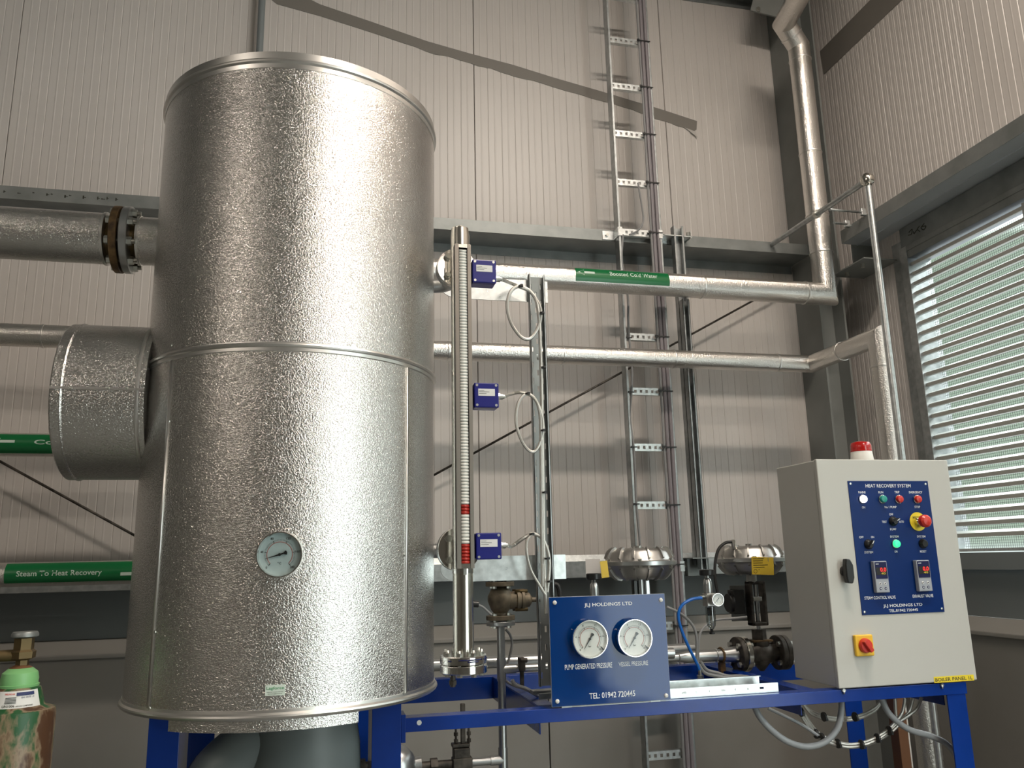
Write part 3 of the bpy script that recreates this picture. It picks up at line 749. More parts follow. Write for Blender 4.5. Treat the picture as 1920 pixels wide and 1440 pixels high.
# ------------------------------------------------------------------ CABLE LADDER
YLd = 3.96
lx0, lx1 = P(1175, 633, YLd).x-.035, P(1240, 633, YLd).x
lx0 = .3945*YLd*1.0-.012; lx1 = .453*YLd+.012
ld = thing('cable_ladder', 'galvanised cable ladder running up the whole back wall', 'cable ladder', ((lx0+lx1)/2, YLd, 0))
for x_, s_ in ((lx0, 1), (lx1, -1)):
    mb = MB(); mb.bb((x_, YLd-.03, .2), (x_+s_*.0025, YLd+.03, ZC-.3)); mb.bb((x_, YLd-.03, .2), (x_+s_*.012, YLd-.0275, ZC-.3)); mb.bb((x_, YLd+.0275, .2), (x_+s_*.012, YLd+.03, ZC-.3))
    obj('side_rail', mb, 'galv', ld)
zr = CZ+.748*YLd
mb = MB()
ins = .003; W_ = lx1-lx0-2*ins
holes = [(ins+.012+i*.032, .010, ins+.012+i*.032+.014, .026) for i in range(int(W_/.032))]
mb.perf((ins, lx1-lx0-ins), (0, .036), holes, lambda u, w_, t_: Vector((lx0+u, YLd-.012+t_, zr-.018+w_)), .002)
mb.bb((lx0+ins, YLd-.012, zr-.0195), (lx1-ins, YLd+.012, zr-.018)).bb((lx0+ins, YLd-.012, zr+.018), (lx1-ins, YLd+.012, zr+.0195))
rg = obj('rung', mb, 'galv_br', ld)
for k in list(range(-3, 0))+list(range(1, 15)):
    c = rg.copy(); COL.objects.link(c); c.parent = ld; c.location = Vector((0, 0, -.3*k))
# brackets at the two rails
for (zb_, lab) in ((P(1180, 442, 3.99).z, 'upper'), (P(1180, 1062, 3.99).z, 'lower')):
    for x_, s_ in ((lx0, -1), (lx1, 1)):
        mb = MB(); mb.bb((x_, 3.994, zb_-.03), (x_+s_*.07, 3.999, zb_+.02)); mb.bb((x_, YLd-.033, zb_-.03), (x_+s_*.004, 3.994, zb_+.02)); mb.bb((x_-s_*.0, YLd-.036, zb_-.03), (x_-s_*.02, YLd-.032, zb_+.02))
        b = obj('clamp_bracket', mb, 'galv_br', ld); obj('bolt', MB().hexa((x_+s_*.045, 3.994, zb_-.005), (0, -1, 0), .009, .01), 'bolt', b)
# cables on the ladder
def cable(name, label, pts, r, m_, cat='cable', n=8, res=6, sp=True, group=None):
    return tag(obj(name, MB().tube(pts, r, n=n, res=res, smooth_path=sp), m_), label, cat, group)
rz = [zr-.3*k for k in range(-3, 15)]
for i, (dx, m_, r_c, lab) in enumerate(((.018, 'lilac_cable', .011, 'mauve-grey cable tied along the right rail of the cable ladder, rightmost'), (.042, 'lilac_cable', .011, 'mauve-grey cable in the middle of the three tied to the ladder'), (.062, 'grey_cable', .007, 'thin grey cable, left of the three tied down the ladder'))):
    pts = [Vector((lx1-dx+random.uniform(-.0015, .0015), YLd-.024, z_)) for z_ in [ZC-.4]+rz+[.9]]
    cable('ladder_cable', lab, pts, r_c, m_)
pts = [P(1196, 343, YLd-.03), P(1204, 390, YLd-.03), P(1206, 415, YLd-.03), P(1196, 432, YLd-.03), P(1180, 440, YLd-.03)]
cable('loop_cable', 'thin grey cable curling onto the rung at the upper rail', pts, .005, 'grey_cable')
pts = [P(x, y, YLd-.025) for x, y in ((1168, 440), (1166, 490), (1177, 555), (1178, 600), (1180, 635), (1185, 690), (1184, 735), (1181, 780), (1188, 838), (1191, 890), (1193, 945), (1200, 1020), (1204, 1100))]
cable('drop_cable', 'single wavy grey cable hanging down the left side of the ladder', pts, .0065, 'grey_cable')
# cable ties
ORD = ['first', 'second', 'third', 'fourth', 'fifth', 'sixth', 'seventh', 'eighth', 'ninth', 'tenth', 'eleventh', 'twelfth', 'thirteenth', 'fourteenth', 'fifteenth']
tie = None
for k in range(-1, 13):
    z_ = zr-.3*k
    mb = MB(); mb.bb((lx1-.078, YLd-.038, z_-.003), (lx1+.002, YLd-.035, z_+.003)); mb.bb((lx1-.080, YLd-.042, z_-.006), (lx1-.066, YLd-.034, z_+.006))
    if tie is None: tie = tag(obj('cable_tie', mb, 'black'), 'black cable tie round the three cables on a ladder rung', 'cable tie', 'black cable ties holding the three ladder cables to the rungs'); tz = z_
    else:
        mb.bm.free(); c = tie.copy(); COL.objects.link(c); c.location = tie.location+Vector((0, 0, z_-tz))
    (c if k > -1 else tie)['label'] = 'black cable tie round the three cables on the '+ORD[k+1]+' ladder rung from the top'
tie2 = None
for n_, y_ in enumerate((633, 735, 838, 945)):
    q = P({633: 1180, 735: 1184, 838: 1189, 945: 1194}[y_], y_, YLd-.034)
    if tie2 is None:
        mb = MB(); mb.box(q, (.030, .004, .006)); mb.box(q+Vector((-.012, -.002, 0)), (.010, .007, .010))
        tie2 = tag(obj('cable_tie', mb, 'black'), 'black cable tie holding the single wavy cable to a ladder rung', 'cable tie', 'black cable ties on the wavy cable'); q0 = q
    else:
        c = tie2.copy(); COL.objects.link(c); c.location = q-q0; c['label'] = 'black cable tie holding the wavy cable, '+ORD[n_]+' from the top'

# ------------------------------------------------------------------ STRUT on the back wall
xs0 = P(1270, 440, 3.95).x
st = thing('support_strut', 'slotted metal channel standing upright right of the cable ladder', 'strut', (xs0, 3.93, 1.5))
ztp = P(1272, 424, 3.93).z; zbt = P(1300, 1060, 3.93).z
xs0 = P(1262, 423, 3.93).x; 
def chan(x_, y_, z0, z1, wd=.041, dp=.041, t_=.0025):
    mb = MB(); mb.bb((x_, y_, z0), (x_+t_, y_+dp, z1)).bb((x_+wd-t_, y_, z0), (x_+wd, y_+dp, z1)).bb((x_, y_+dp-t_, z0), (x_+wd, y_+dp, z1))
    mb.bb((x_, y_, z0), (x_+.010, y_+t_, z1)).bb((x_+wd-.010, y_, z0), (x_+wd, y_+t_, z1)).bb((x_+.009, y_, z0), (x_+.010, y_+.008, z1)).bb((x_+wd-.010, y_, z0), (x_+wd-.009, y_+.008, z1)); return mb
obj('channel', chan(xs0, 3.925, zbt, ztp, .058), 'galv', st)
obj('channel', chan(xs0+.001, 3.880, zbt-.02, P(1275, 560, 3.88).z, .040), 'galv', st)
zk = P(1272, 442, 3.93).z
obj('top_bracket', MB().bb((xs0-.055, 3.925, zk-.004), (xs0+.11, 3.999, zk+.001)).bb((xs0+.10, 3.925, zk-.01), (xs0+.104, 3.999, zk+.03)), 'galv_br', st)
obj('bolt', MB().hexa((xs0+.09, 3.93, zk+.001), (0, 0, 1), .012, .022), 'bolt', st)
zk = P(1310, 1046, 3.93).z
obj('foot_bracket', MB().bb((xs0-.05, 3.86, zk-.004), (xs0+.09, 3.999, zk+.002)).bb((xs0-.03, 3.97, zk-.09), (xs0+.09, 3.999, zk-.004)), 'galv_dk', st)

# ------------------------------------------------------------------ GUARD RAIL TUBE by the column
sb_ = P(1625, 338, 3.2)
XS = 2.50
bt = PX(1626, 338, XS)
sr = thing('guard_tube', 'thin galvanised tube frame with a ball joint standing against the louvre side wall', 'tube frame', (bt.x, bt.y, 0))
obj('upright', MB().cyl((bt.x, bt.y, 0), bt, .0155, n=16), 'galv_br', sr)
obj('ball_joint', MB().lathe(bt-Vector((0, 0, .032)), (0, 0, 1), [(.017, 0), (.020, .006), (.020, .012), (.030, .018), (.034, .034), (.030, .050), (.018, .062), (.004, .066)], n=20), 'stainless', sr)
en = Vector((2.62, 3.985, P(1449, 457, 3.985).z)); en = P(1449, 457, 3.985)
obj('top_tube', MB().cyl(bt, en, .0145, n=16), 'galv', sr)
mm = bt+(en-bt)*.48
obj('saddle_clip', MB().lathe(mm-(en-bt).normalized()*.012, en-bt, [(.0145, 0), (.022, 0), (.022, .024), (.0145, .024)], n=14), 'bolt', sr)
for (p0, p1) in (((1556, 393), (1618, 398)), ((1564, 418), (1588, 420))):
    a = P(*p0, 3.55); b = PX(*p1, XR-.01)
    obj('stay_rod', MB().cyl(a, b, .007, n=8), 'galv', sr)
    obj('stay_clip', MB().box(b, (.03, .02, .04)), 'galv_br', sr, bevel=.003)

# ------------------------------------------------------------------ SKID FRAME
YS = 2.32; ZS = CZ-.4075; HS = .036
zbs = CZ-.191*YS
YBk = None
d_ = ray(830, 1277); YBk = (ZS-CZ)/d_.z*d_.y
sk = thing('skid_frame', 'blue painted steel skid frame carrying the panels and valves', 'frame', (1.0, YS, 0))
xl = P(757, 1345, YS).x; xr = P(1812, 1285, YS).x
YR = 3.02
obj('front_rail', MB().bb((xl, YS, zbs), (xr-.0, YS+.004, ZS)).bb((xl, YS+.004, ZS-.004), (xr, YS+.05, ZS)), 'blue', sk, bevel=.001)
obj('rear_rail', MB().bb((xl-.2, YR, ZS-.075), (xr, YR+.004, ZS)).bb((xl-.2, YR+.004, ZS-.004), (xr, YR+.05, ZS)), 'blue', sk, bevel=.001)
def cross(x_, w_=.05):
    return MB().bb((x_, YS+.05, ZS-.004), (x_+w_, YR, ZS)).bb((x_, YS+.05, ZS-.075), (x_+.004, YR, ZS-.004))
for px in (1010, 1500): obj('cross_member', cross(P(px, 1315, YS+.05).x), 'blue', sk, bevel=.001)
x_ = xr-.05; obj('cross_member', cross(x_), 'blue', sk)
# legs
def leg(x0, x1, y0, y1, z1): return MB().bb((x0, y0, 0), (x1, y0+.005, z1)).bb((x1-.005 if x0 > .5 else x0, y0+.005, 0), (x1 if x0 > .5 else x0+.005, y1, z1))
la, lb_ = P(1780, 1330, YS).x, P(1813, 1330, YS).x
obj('leg', leg(la, lb_+.004, YS+.002, YS+.06, ZS-.005), 'blue', sk, bevel=.001)
lc = P(1592, 1390, YR).x; obj('leg', leg(lc, lc+.075, YR, YR+.08, ZS-.075), 'blue', sk, bevel=.001)
# vessel support posts
cy0 = 2.285
zt_l = CZ-.352
a, b = P(276, 1400, cy0).x, P(335, 1400, cy0).x
obj('vessel_post', MB().bb((a, cy0, 0), (b, cy0+.008, zt_l)).bb((b-.008, cy0+.008, 0), (b, cy0+.16, zt_l)), 'blue', sk, bevel=.001)
a2, b2 = P(697, 1400, cy0).x, P(752, 1400, cy0).x
obj('vessel_post', MB().bb((a2, cy0, 0), (b2, cy0+.008, zt_l)).bb((a2, cy0+.008, 0), (a2+.008, cy0+.16, zt_l)), 'blue', sk, bevel=.001)
a_p, b_p = P(338, 1400, cy0+.48).x, P(401, 1400, cy0+.48).x
obj('vessel_post', MB().bb((a_p, cy0+.48, 0), (b_p, cy0+.488, zt_l)).bb((a_p, cy0+.488, 0), (a_p+.008, cy0+.6, zt_l)), 'blue', sk)
obj('vessel_post', MB().bb((a2-.02, cy0+.48, 0), (b2-.02, cy0+.488, zt_l)), 'blue', sk)
obj('vessel_beam', MB().bb((a, cy0+.01, zt_l-.0), (b2, cy0+.10, zt_l+.012)).bb((a, cy0+.5, zt_l), (b2, cy0+.6, zt_l+.012)), 'blue', sk)
obj('end_plate', MB().bb((b2+.0005, cy0+.002, P(760, 1388, YS).z), (b2+.012, cy0+.07, P(760, 1336, YS).z)), 'blue', sk, bevel=.001)
obj('plug', MB().cyl(P(786, 1355, YS)+Vector((0, -.0012, 0)), P(786, 1355, YS)+Vector((0, .001, 0)), .0065, n=16), 'white_plastic', sk)
# soft jacket under the vessel and the blue ring pull
c = P(520, 1440, 2.35)
jk = thing('lagging_jacket', 'grey quilted lagging jacket bulging under the vessel', 'jacket', c)
obj('jacket_neck', MB().lathe((P(570, 1400, 2.35).x, 2.35, TZ0+.006), (0, 0, -1), [(.135, 0), (.140, .03), (.137, .08), (.145, .13), (.15, .25), (.14, .40), (.12, .9)], n=48), 'grey_paint', jk)
mb = MB(); pj = [P(x, y, 2.33) for x, y in ((600, 1425), (540, 1405), (480, 1400), (440, 1425), (400, 1470), (385, 1530), (382, 1700), (382, 2400))]
rr = []; 
obj('jacket_elbow', MB().tube(pj, .075, n=28), 'grey_paint', jk)
obj('jacket_flap', MB().tube([P(x, y, 2.30) for x, y in ((500, 1372), (455, 1385), (425, 1415), (395, 1440), (375, 1470))], .030, n=14), 'grey_paint', jk)
c = P(376, 1440, 2.32)
tag(obj('blue_ring', MB().torus(c, (.85, .4, -.35), .035, .006), 'blue_box'), 'blue wheel rim behind the left vessel post', 'handwheel')

# ------------------------------------------------------------------ GAUGE PLATE
gp = thing('gauge_plate', 'glossy blue instrument plate with two dials standing on the skid rail', 'panel', P(1140, 1320, YS))
A = P(1030, 1120, YS-.006); Bq = P(1256, 1313, YS-.006)
px0, pz1 = P(1030, 1121, YS-.006).x, P(1030, 1120, YS-.006).z
px1, pz0 = P(1252, 1200, YS-.006).x, P(1257, 1313, YS-.006).z
pz0 = (P(1035, 1325, YS-.006).z+P(1257, 1313, YS-.006).z)/2; px1 = (P(1247, 1115, YS-.006).x+P(1257, 1313, YS-.006).x)/2
px0 = (P(1029, 1121, YS-.006).x+P(1035, 1325, YS-.006).x)/2
obj('backing', MB().bb((px0, YS-.005, pz0), (px1, YS-.0005, pz1)), 'edge', gp)
obj('plate_face', MB().bb((px0+.001, YS-.0065, pz0+.001), (px1-.001, YS-.005, pz1-.001)), 'blue_plate', gp)
obj('stand', MB().bb((px0+.03, YS+.0, ZS+.0005), (px0+.06, YS+.002, pz1-.03)).bb((px1-.06, YS, ZS+.0005), (px1-.03, YS+.002, pz1-.03)).bb((px0+.03, YS+.002, ZS+.0005), (px1-.03, YS+.04, ZS+.0025)), 'galv', gp)
YG = YS-.0068
for (x, y) in ((1040, 1130), (1239, 1125), (1045, 1315), (1249, 1304)):
    q = P(x, y, YG); obj('screw_cap', MB().lathe(q, (0, -1, 0), [(.0062, 0), (.0055, .003), (.002, .0045)], n=16), 'white_plastic', gp)
front_text('JLJ HOLDINGS LTD', 1095.5, 1129.5, 1185.5, 1138, YG, 'white_print', gp)
front_text('PUMP GENERATED PRESSURE', 1059, 1244, 1148, 1254, YG, 'white_print', gp)
front_text('VESSEL PRESSURE', 1160, 1240, 1215, 1248.5, YG, 'white_print', gp)
front_text('TEL: 01942 720445', 1105, 1297, 1191, 1308, YG, 'white_print', gp)
for (x, y, lab) in ((1102, 1197, 'round pressure gauge left on the blue plate, above the words pump generated pressure'), (1185, 1195, 'round pressure gauge right on the blue plate, above the words vessel pressure')):
    q = P(x, y, YG)
    g, f = gauge('pressure_gauge', lab, q+Vector((0, -.001, 0)), (0, -1, 0), .0535, 'dial', 236, depth=.026, tick=['0', '4', '8', '12', '16', '20'])
    obj('stop_pointer', MB().prism([(.030, -.020), (.036, -.024), (.044, -.034), (.034, -.030)], f, .0192, .0198), 'black', g)

# ------------------------------------------------------------------ LEVEL GAUGE
YC = 2.12
xc = P(865.5, 800, YC).x; rc = .0265
lgz0 = P(866, 1228, YC).z; lgz1 = P(862, 430, YC).z
lv_ = thing('level_indicator', 'tall magnetic level indicator with a column of white and red flaps', 'level gauge', (xc, YC, lgz0))
zi0 = P(866, 1066, YC-.03).z; zi1 = P(862, 462, YC-.03).z
obj('chamber', MB().lathe((xc, YC, lgz0), (0, 0, 1), [(rc, 0), (rc, lgz1-lgz0-.02), (rc-.002, lgz1-lgz0-.006), (rc-.002, lgz1-lgz0)], n=40), 'stainless', lv_)
obj('top_plug', MB().cyl((xc, YC, lgz1), (xc, YC, lgz1+.01), .006, n=12), 'stainless', lv_)
hw = .0225
yr0 = YC-rc-.022
for s_ in (-1, 1):
    x_ = xc+s_*hw
    obj('track_side', MB().bb((x_-.0005 if s_ > 0 else x_-.0, yr0, zi0), (x_-s_*.0105, YC-rc+.006, zi1)).bb((x_, yr0+.003, zi0), (x_-s_*.002+s_*.0015, YC-rc+.006, zi1)), 'alu_dk', lv_, bevel=.0008)
obj('track_back', MB().bb((xc-hw+.011, yr0+.013, zi0), (xc+hw-.011, YC-rc+.006, zi1)), 'black', lv_)
obj('track_end', MB().bb((xc-hw+.0107, yr0+.001, zi1-.010), (xc+hw-.0107, yr0+.0128, zi1)), 'stainless', lv_)
obj('track_end', MB().bb((xc-hw+.0107, yr0+.001, zi0), (xc+hw-.0107, yr0+.0128, zi0+.012)), 'stainless', lv_)
obj('clamp_band', MB().lathe((xc, YC, zi0-.012), (0, 0, 1), [(rc, 0), (rc+.0015, 0), (rc+.0015, .011), (rc, .011)], n=32, cap0=False, cap1=False), 'polish', lv_)
obj('clamp_bolt', MB().bb((xc-.004, YC-rc-.009, zi0-.016), (xc+.004, YC-rc-.001, zi0)), 'bolt', lv_)
# flaps
fp = .0083; z_ = zi0+.0155; fw = None; fr = None; idx = 0
zr1 = P(867, 1018, yr0).z; zra, zrb = P(867, 966, yr0).z, P(867, 945, yr0).z
while z_ < zi1-.013:
    redf = z_ < zr1 or zra < z_ < zrb
    src = fr if redf else fw
    if src is None:
        mb = MB(); c = Vector((xc, yr0+.007, z_))
        mb.lathe(c-Vector((.0105, 0, 0)), (1, 0, 0), [(.0041, 0), (.0041, .021)], n=10)
        o = obj('flap', mb, 'red_flap' if redf else 'white_flap', lv_)
        if redf: fr = o; frz = z_; o['label'] = 'red flap'
        else: fw = o; fwz = z_; o['label'] = 'white flap'
    else:
        c = src.copy(); COL.objects.link(c); c.parent = lv_; c.location = Vector((0, 0, z_-(frz if redf else fwz)))
    z_ += fp
# base flange pair
for k, (h, nm) in enumerate(((.0, 'base_flange'), (-.022, 'blind_flange'))):
    obj(nm, MB().lathe((xc, YC, lgz0+h-.020), (0, 0, 1), [(.03, 0), (.0575, 0), (.0595, .002), (.0595, .018), (.0575, .020), (.03, .020)], n=48), 'polish', lv_)
mb = MB()
for a0_, a1_, z_ in ((-50, -40, -.011), (-22, 40, -.009), (46, 75, -.009), (0, 28, -.0135)):
    rr = []
    for q_ in range(9):
        a_ = R(a0_+(a1_-a0_)*q_/8); d_ = Vector((math.sin(a_), -math.cos(a_), 0)); c_ = Vector((xc, YC, lgz0+z_))
        rr.append([c_+d_*.0596, c_+d_*.0600, c_+d_*.0600+Vector((0, 0, .0035)), c_+d_*.0596+Vector((0, 0, .0035))])
    mb.rings(rr)
obj('printed_band', mb, 'navy_face', lv_, autosm=False)['kind'] = 'stuff'
for i in range(8):
    a = 2*PI*(i+.5)/8; q = Vector((xc+math.cos(a)*.046, YC+math.sin(a)*.046, lgz0)); mb = MB()
    mb.hexa(q, (0, 0, 1), .0075, .008).cyl(q-Vector((0, 0, .045)), q+Vector((0, 0, .014)), .004, n=8).hexa(q-Vector((0, 0, .042)), (0, 0, -1), .0075, .007)
    obj('flange_bolt', mb, 'bolt', lv_)
obj('drain_plug', MB().cyl((xc-.028, YC+.0, lgz0-.042), (xc-.028, YC, lgz0-.075), .007, n=12).hexa((xc-.028, YC, lgz0-.06), (0, 0, -1), .010, .01), 'cast_dk', lv_)
# side connections
for (px, py) in ((860, 505), (858, 1030)):
    q = P(px, py, 2.19); z_ = q.z
    obj('side_flange', MB().lathe((xc, 2.175, z_), (0, 1, 0), [(.012, 0), (.056, 0), (.057, .001), (.057, .015), (.056, .016), (.012, .016)], n=40), 'polish', lv_)
    obj('side_flange', MB().lathe((xc, 2.195, z_), (0, 1, 0), [(.012, 0), (.056, 0), (.057, .001), (.057, .015), (.056, .016), (.012, .016)], n=40), 'steelpipe', lv_)
    for i in range(4):
        a = PI/4+i*PI/2; b = Vector((xc+math.cos(a)*.040, 2.175, z_+math.sin(a)*.040))
        obj('flange_bolt', MB().hexa(b, (0, -1, 0), .010, .010).cyl(b, b-Vector((0, .016, 0)), .006, n=10), 'bolt', lv_)
    obj('branch', MB().tube([(xc, YC, z_), (xc, 2.175, z_)], .017, n=20, smooth_path=False), 'stainless', lv_)
    obj('branch', MB().tube([(xc, 2.19, z_), (xc, 2.30, z_), (xc-.015, 2.335, z_), (xc-.05, 2.35, z_), (TC.x+TR*.9, 2.35, z_)], .021, n=20), 'steelpipe', lv_)
# float switches (blue boxes)
SW = []
for (bx0, by0, bx1, by1, lab) in ((884.5, 486, 931.5, 531, 'top'), (888, 717, 936.5, 765, 'middle'), (891, 999, 942, 1049, 'lowest')):
    yb = 2.075
    a = P(bx0, by1, yb); b = P(bx1, by0, yb); cx = (a.x+b.x)/2; cz = (a.z+b.z)/2; s = .066
    sw = thing('float_switch', f'{lab} of the three blue square switch boxes on the level indicator', 'switch box', (cx, yb, cz), 'blue switch boxes on the level indicator')
    obj('housing', MB().bb((cx-s/2, yb+.010, cz-s/2), (cx+s/2, yb+.05, cz+s/2)), 'blue_box', sw, bevel=.003)
    obj('cover', MB().bb((cx-s/2-.0005, yb, cz-s/2-.0005), (cx+s/2+.0005, yb+.0105, cz+s/2+.0005)), 'blue_box', sw, bevel=.003)
    for u in (-1, 1):
        for v in (-1, 1): obj('screw', MB().cyl((cx+u*.026, yb-.001, cz+v*.027), (cx+u*.026, yb+.002, cz+v*.027), .0035, n=10), 'bolt', sw)
    lw = .0225
    obj('rating_label', MB().bb((cx-lw, yb-.001, cz-.002), (cx+lw, yb+.0002, cz+.017)), 'card', sw)
    mb = MB()
    for i, (u0, u1) in enumerate(((.002, .016), (.002, .030), (.002, .022))): mb.bb((cx-lw+u0, yb-.0013, cz+.0125-i*.0045), (cx-lw+u1, yb-.0009, cz+.0135-i*.0045))
    obj('fine_print', mb, 'ink', sw)
    gx = cx+s/2; gz = cz-.012 if lab == 'top' else cz+.002
    obj('cable_gland', MB().cyl((gx, yb+.025, gz), (gx+.008, yb+.025, gz), .009, n=6, smooth=False).cyl((gx+.008, yb+.025, gz), (gx+.016, yb+.025, gz), .0085, n=16).cyl((gx+.016, yb+.025, gz), (gx+.021, yb+.025, gz), .006, n=12), 'bolt', sw)
    obj('mounting_strap', MB().bb((xc+rc-.006, yb+.03, cz+.02), (cx-s/2, yb+.034, cz+.031)).bb((xc+rc-.006, yb+.03, cz-.031), (cx-s/2, yb+.034, cz-.02)), 'black', sw)
    SW.append(Vector((gx+.021, yb+.025, gz)))

# ------------------------------------------------------------------ BRACKET PLATES and PERFORATED TRAY
YTr = 2.40
tx0 = P(991.7, 517, YTr).x; tx1 = P(1021, 517, YTr).x; tz1 = P(1000, 516, YTr).z; tz0 = P(1015, 1288, YTr).z
tr_ = thing('cable_tray', 'upright perforated cable tray carrying braided cables beside the level indicator', 'cable tray', (tx0, YTr, tz0))
holes = []; wdt = tx1-tx0; z_ = tz0+.02; k = 0
while z_ < tz1-.03:
    if k % 2 == 0: holes += [(.008, z_, .012, z_+.018), (wdt-.012, z_, wdt-.008, z_+.018)]
    else: holes += [(wdt/2-.003, z_, wdt/2+.003, z_+.018)]
    z_ += .026; k += 1
mb = MB().perf((0, wdt), (tz0, tz1), holes, lambda u, w_, t_: Vector((tx0+u, YTr+.018+t_, w_)), .0015)
obj('tray_base', mb, 'galv_dk', tr_, autosm=False)
for x_, s_ in ((tx0, 1), (tx1, -1)):
    obj('tray_side', MB().bb((x_, YTr, tz0), (x_+s_*.0015, YTr+.018, tz1+.004)).bb((x_, YTr, tz0), (x_+s_*.0045, YTr+.0015, tz1+.004)), 'galv', tr_)
for (py0, py1, xr_, lab) in ((527, 567, 1026, 'upper flat galvanised bracket behind the tray and level indicator'), (1041, 1087, 1042, 'lower flat galvanised bracket behind the tray and level indicator')):
    z1_ = P(1000, py0, 2.425).z; z0_ = P(1000, py1, 2.425).z; xr__ = P(xr_, 540, 2.425).x; xl_ = P(826, 540 if py0 < 800 else 1060, 2.425).x
    hm = (z1_-z0_)
    pts = [(xr__, z0_), (xr__, z1_), (xl_+hm*.6, z1_)]
    for i in range(9):
        a = PI/2+PI/2*i/8; pts.append((xl_+hm*.9+math.cos(a)*hm*.9, z0_+hm*.0+math.sin(a)*hm))
    pts.append((xl_+hm*.35, z0_+.0)) if False else None
    pts = [(xr__, z0_), (xr__, z1_)]+[(xl_+hm*.8-hm*.8*math.sin(PI/2*i/10), z0_+hm*math.cos(PI/2*i/10)*.5+hm*.5) for i in range(11)]+[(xl_+hm*.8-hm*.8*math.cos(PI/2*i/10), z0_+hm*.5-hm*.5*math.sin(PI/2*i/10)) for i in range(1, 11)]
    q = tag(obj('bracket_plate', MB().prism(pts, lambda u, v, w_: Vector((u, w_, v)), 2.4215, 2.4265), 'galv_br', autosm=False), lab, 'bracket')
# braided cables
def pp(l, Y): return [P(x, y, Y) for x, y in l]
Yq = 2.36
c1 = [SW[0]]+pp([(955, 530), (972, 537), (995, 548), (1012, 575), (1013, 600), (1003, 625), (990, 636), (975, 630), (958, 605), (951, 575), (957, 548), (972, 537), (990, 543), (1004, 560), (1010, 590), (1013, 640), (1016, 760), (1018, 900), (1020, 1050), (1024, 1150)], Yq)
cable('braided_cable', 'braided steel cable looping from the top blue switch box to the tray', c1, .0055, 'braid')
c2 = [SW[1]]+pp([(958, 739), (978, 736), (1000, 745), (1015, 775), (1018, 810), (1008, 840), (996, 847), (980, 830), (968, 795), (971, 758), (986, 739), (1003, 748), (1012, 775), (1014, 820), (1015, 950), (1017, 1100)], Yq-.005)
cable('braided_cable', 'braided steel cable looping from the middle blue switch box to the tray', c2, .005, 'braid')
c3 = [SW[2]]+pp([(960, 1024), (980, 1010), (998, 1001), (1015, 1008), (1026, 1030), (1030, 1060), (1026, 1110)], Yq)
cable('braided_cable', 'braided steel cable from the lowest blue switch box curving over the tray', c3, .0055, 'braid')
c4 = pp([(998, 1001), (988, 1015), (988, 1040), (996, 1070), (1010, 1095), (1022, 1115)], Yq-.012)
cable('braided_cable', 'braided cable tail hanging left of the tray beneath the lowest switch box', c4, .0042, 'braid')
for i, (x, y) in enumerate(((977, 536), (1017, 587), (1020, 689), (990, 738), (1019, 807), (1022, 923), (998, 1001), (1027, 1047), (1031, 1090))):
    q = P(x, y, Yq-.012)
    if i == 0:
        mb = MB(); mb.lathe(q-Vector((.001, 0, .003)), (0, 0, 1), [(.008, 0), (.008, .005)], n=12).box(q+Vector((0, -.008, 0)), (.008, .005, .006)); b0 = q
        tt = tag(obj('cable_tie', mb, 'black'), 'black cable tie round the braided cables at the tray', 'cable tie', 'black cable ties on the braided cables')
    else:
        c = tt.copy(); COL.objects.link(c); c.location = q-b0; c['label'] = 'black cable tie on the braided cables by the tray, '+ORD[i]+' from the top'

# ------------------------------------------------------------------ CONTROL CABINET
CY = 2.315
cx0 = CY*.6685; cx1 = CY*.883; cz0 = CZ-.1742*CY; cz1 = CZ+.1285*CY
cdx = P(1448, 871, 2.56)
DEP = .245
cb = thing('control_cabinet', 'light grey control cabinet with a blue push-button panel, standing on the skid', 'cabinet', (cx0, CY, cz0))
obj('body', MB().bb((cx0+.004, CY+.022, cz0+.002), (cx1-.004, CY+DEP, cz1-.002)), 'cab', cb, bevel=.003)
obj('door_gasket', MB().bb((cx0+.008, CY+.016, cz0+.006), (cx1-.008, CY+.022, cz1-.006)), 'cab_in', cb)
dor = obj('door', MB().bb((cx0, CY, cz0), (cx1, CY+.016, cz1)), 'cab', cb, bevel=.003)
CF = CY-.0005
def C5(x, y): return (1440+x/3.4286, 800+y/3.4286)
# panel
a = P(*C5(508, 349), CY); b = P(*C5(1135, 1190), CY); c_ = P(*C5(605, 1212), CY); d_ = P(*C5(1022, 350), CY)
bx0, bx1 = (a.x+c_.x)/2, (b.x+d_.x)/2; bz1, bz0 = (a.z+d_.z)/2, (b.z+c_.z)/2
bpn = obj('control_plate', MB().bb((bx0, CY-.002, bz0), (bx1, CY+.0, bz1)), 'blue_panel', cb, bevel=.0004)
CT = CY-.0023
pn = cb
for (x, y) in ((530, 367), (1012, 369), (621, 1192), (1118, 1170)):
    q = P(*C5(x, y), CT); obj('screw', MB().lathe(q, (0, -1, 0), [(.0042, 0), (.0035, .0015), (.001, .002)], n=12), 'bolt', bpn)
def ct(body, x0, y0, x1, y1):
    # (x0..x1, y0..y1) box in the enlarged crop
    p0 = C5(x0, y0); p1 = C5(x1, y1); return front_text(body, p0[0], p0[1], p1[0], p1[1], CT, 'white_print', bpn)
ct('HEAT RECOVERY SYSTEM', 627, 369, 917, 391)
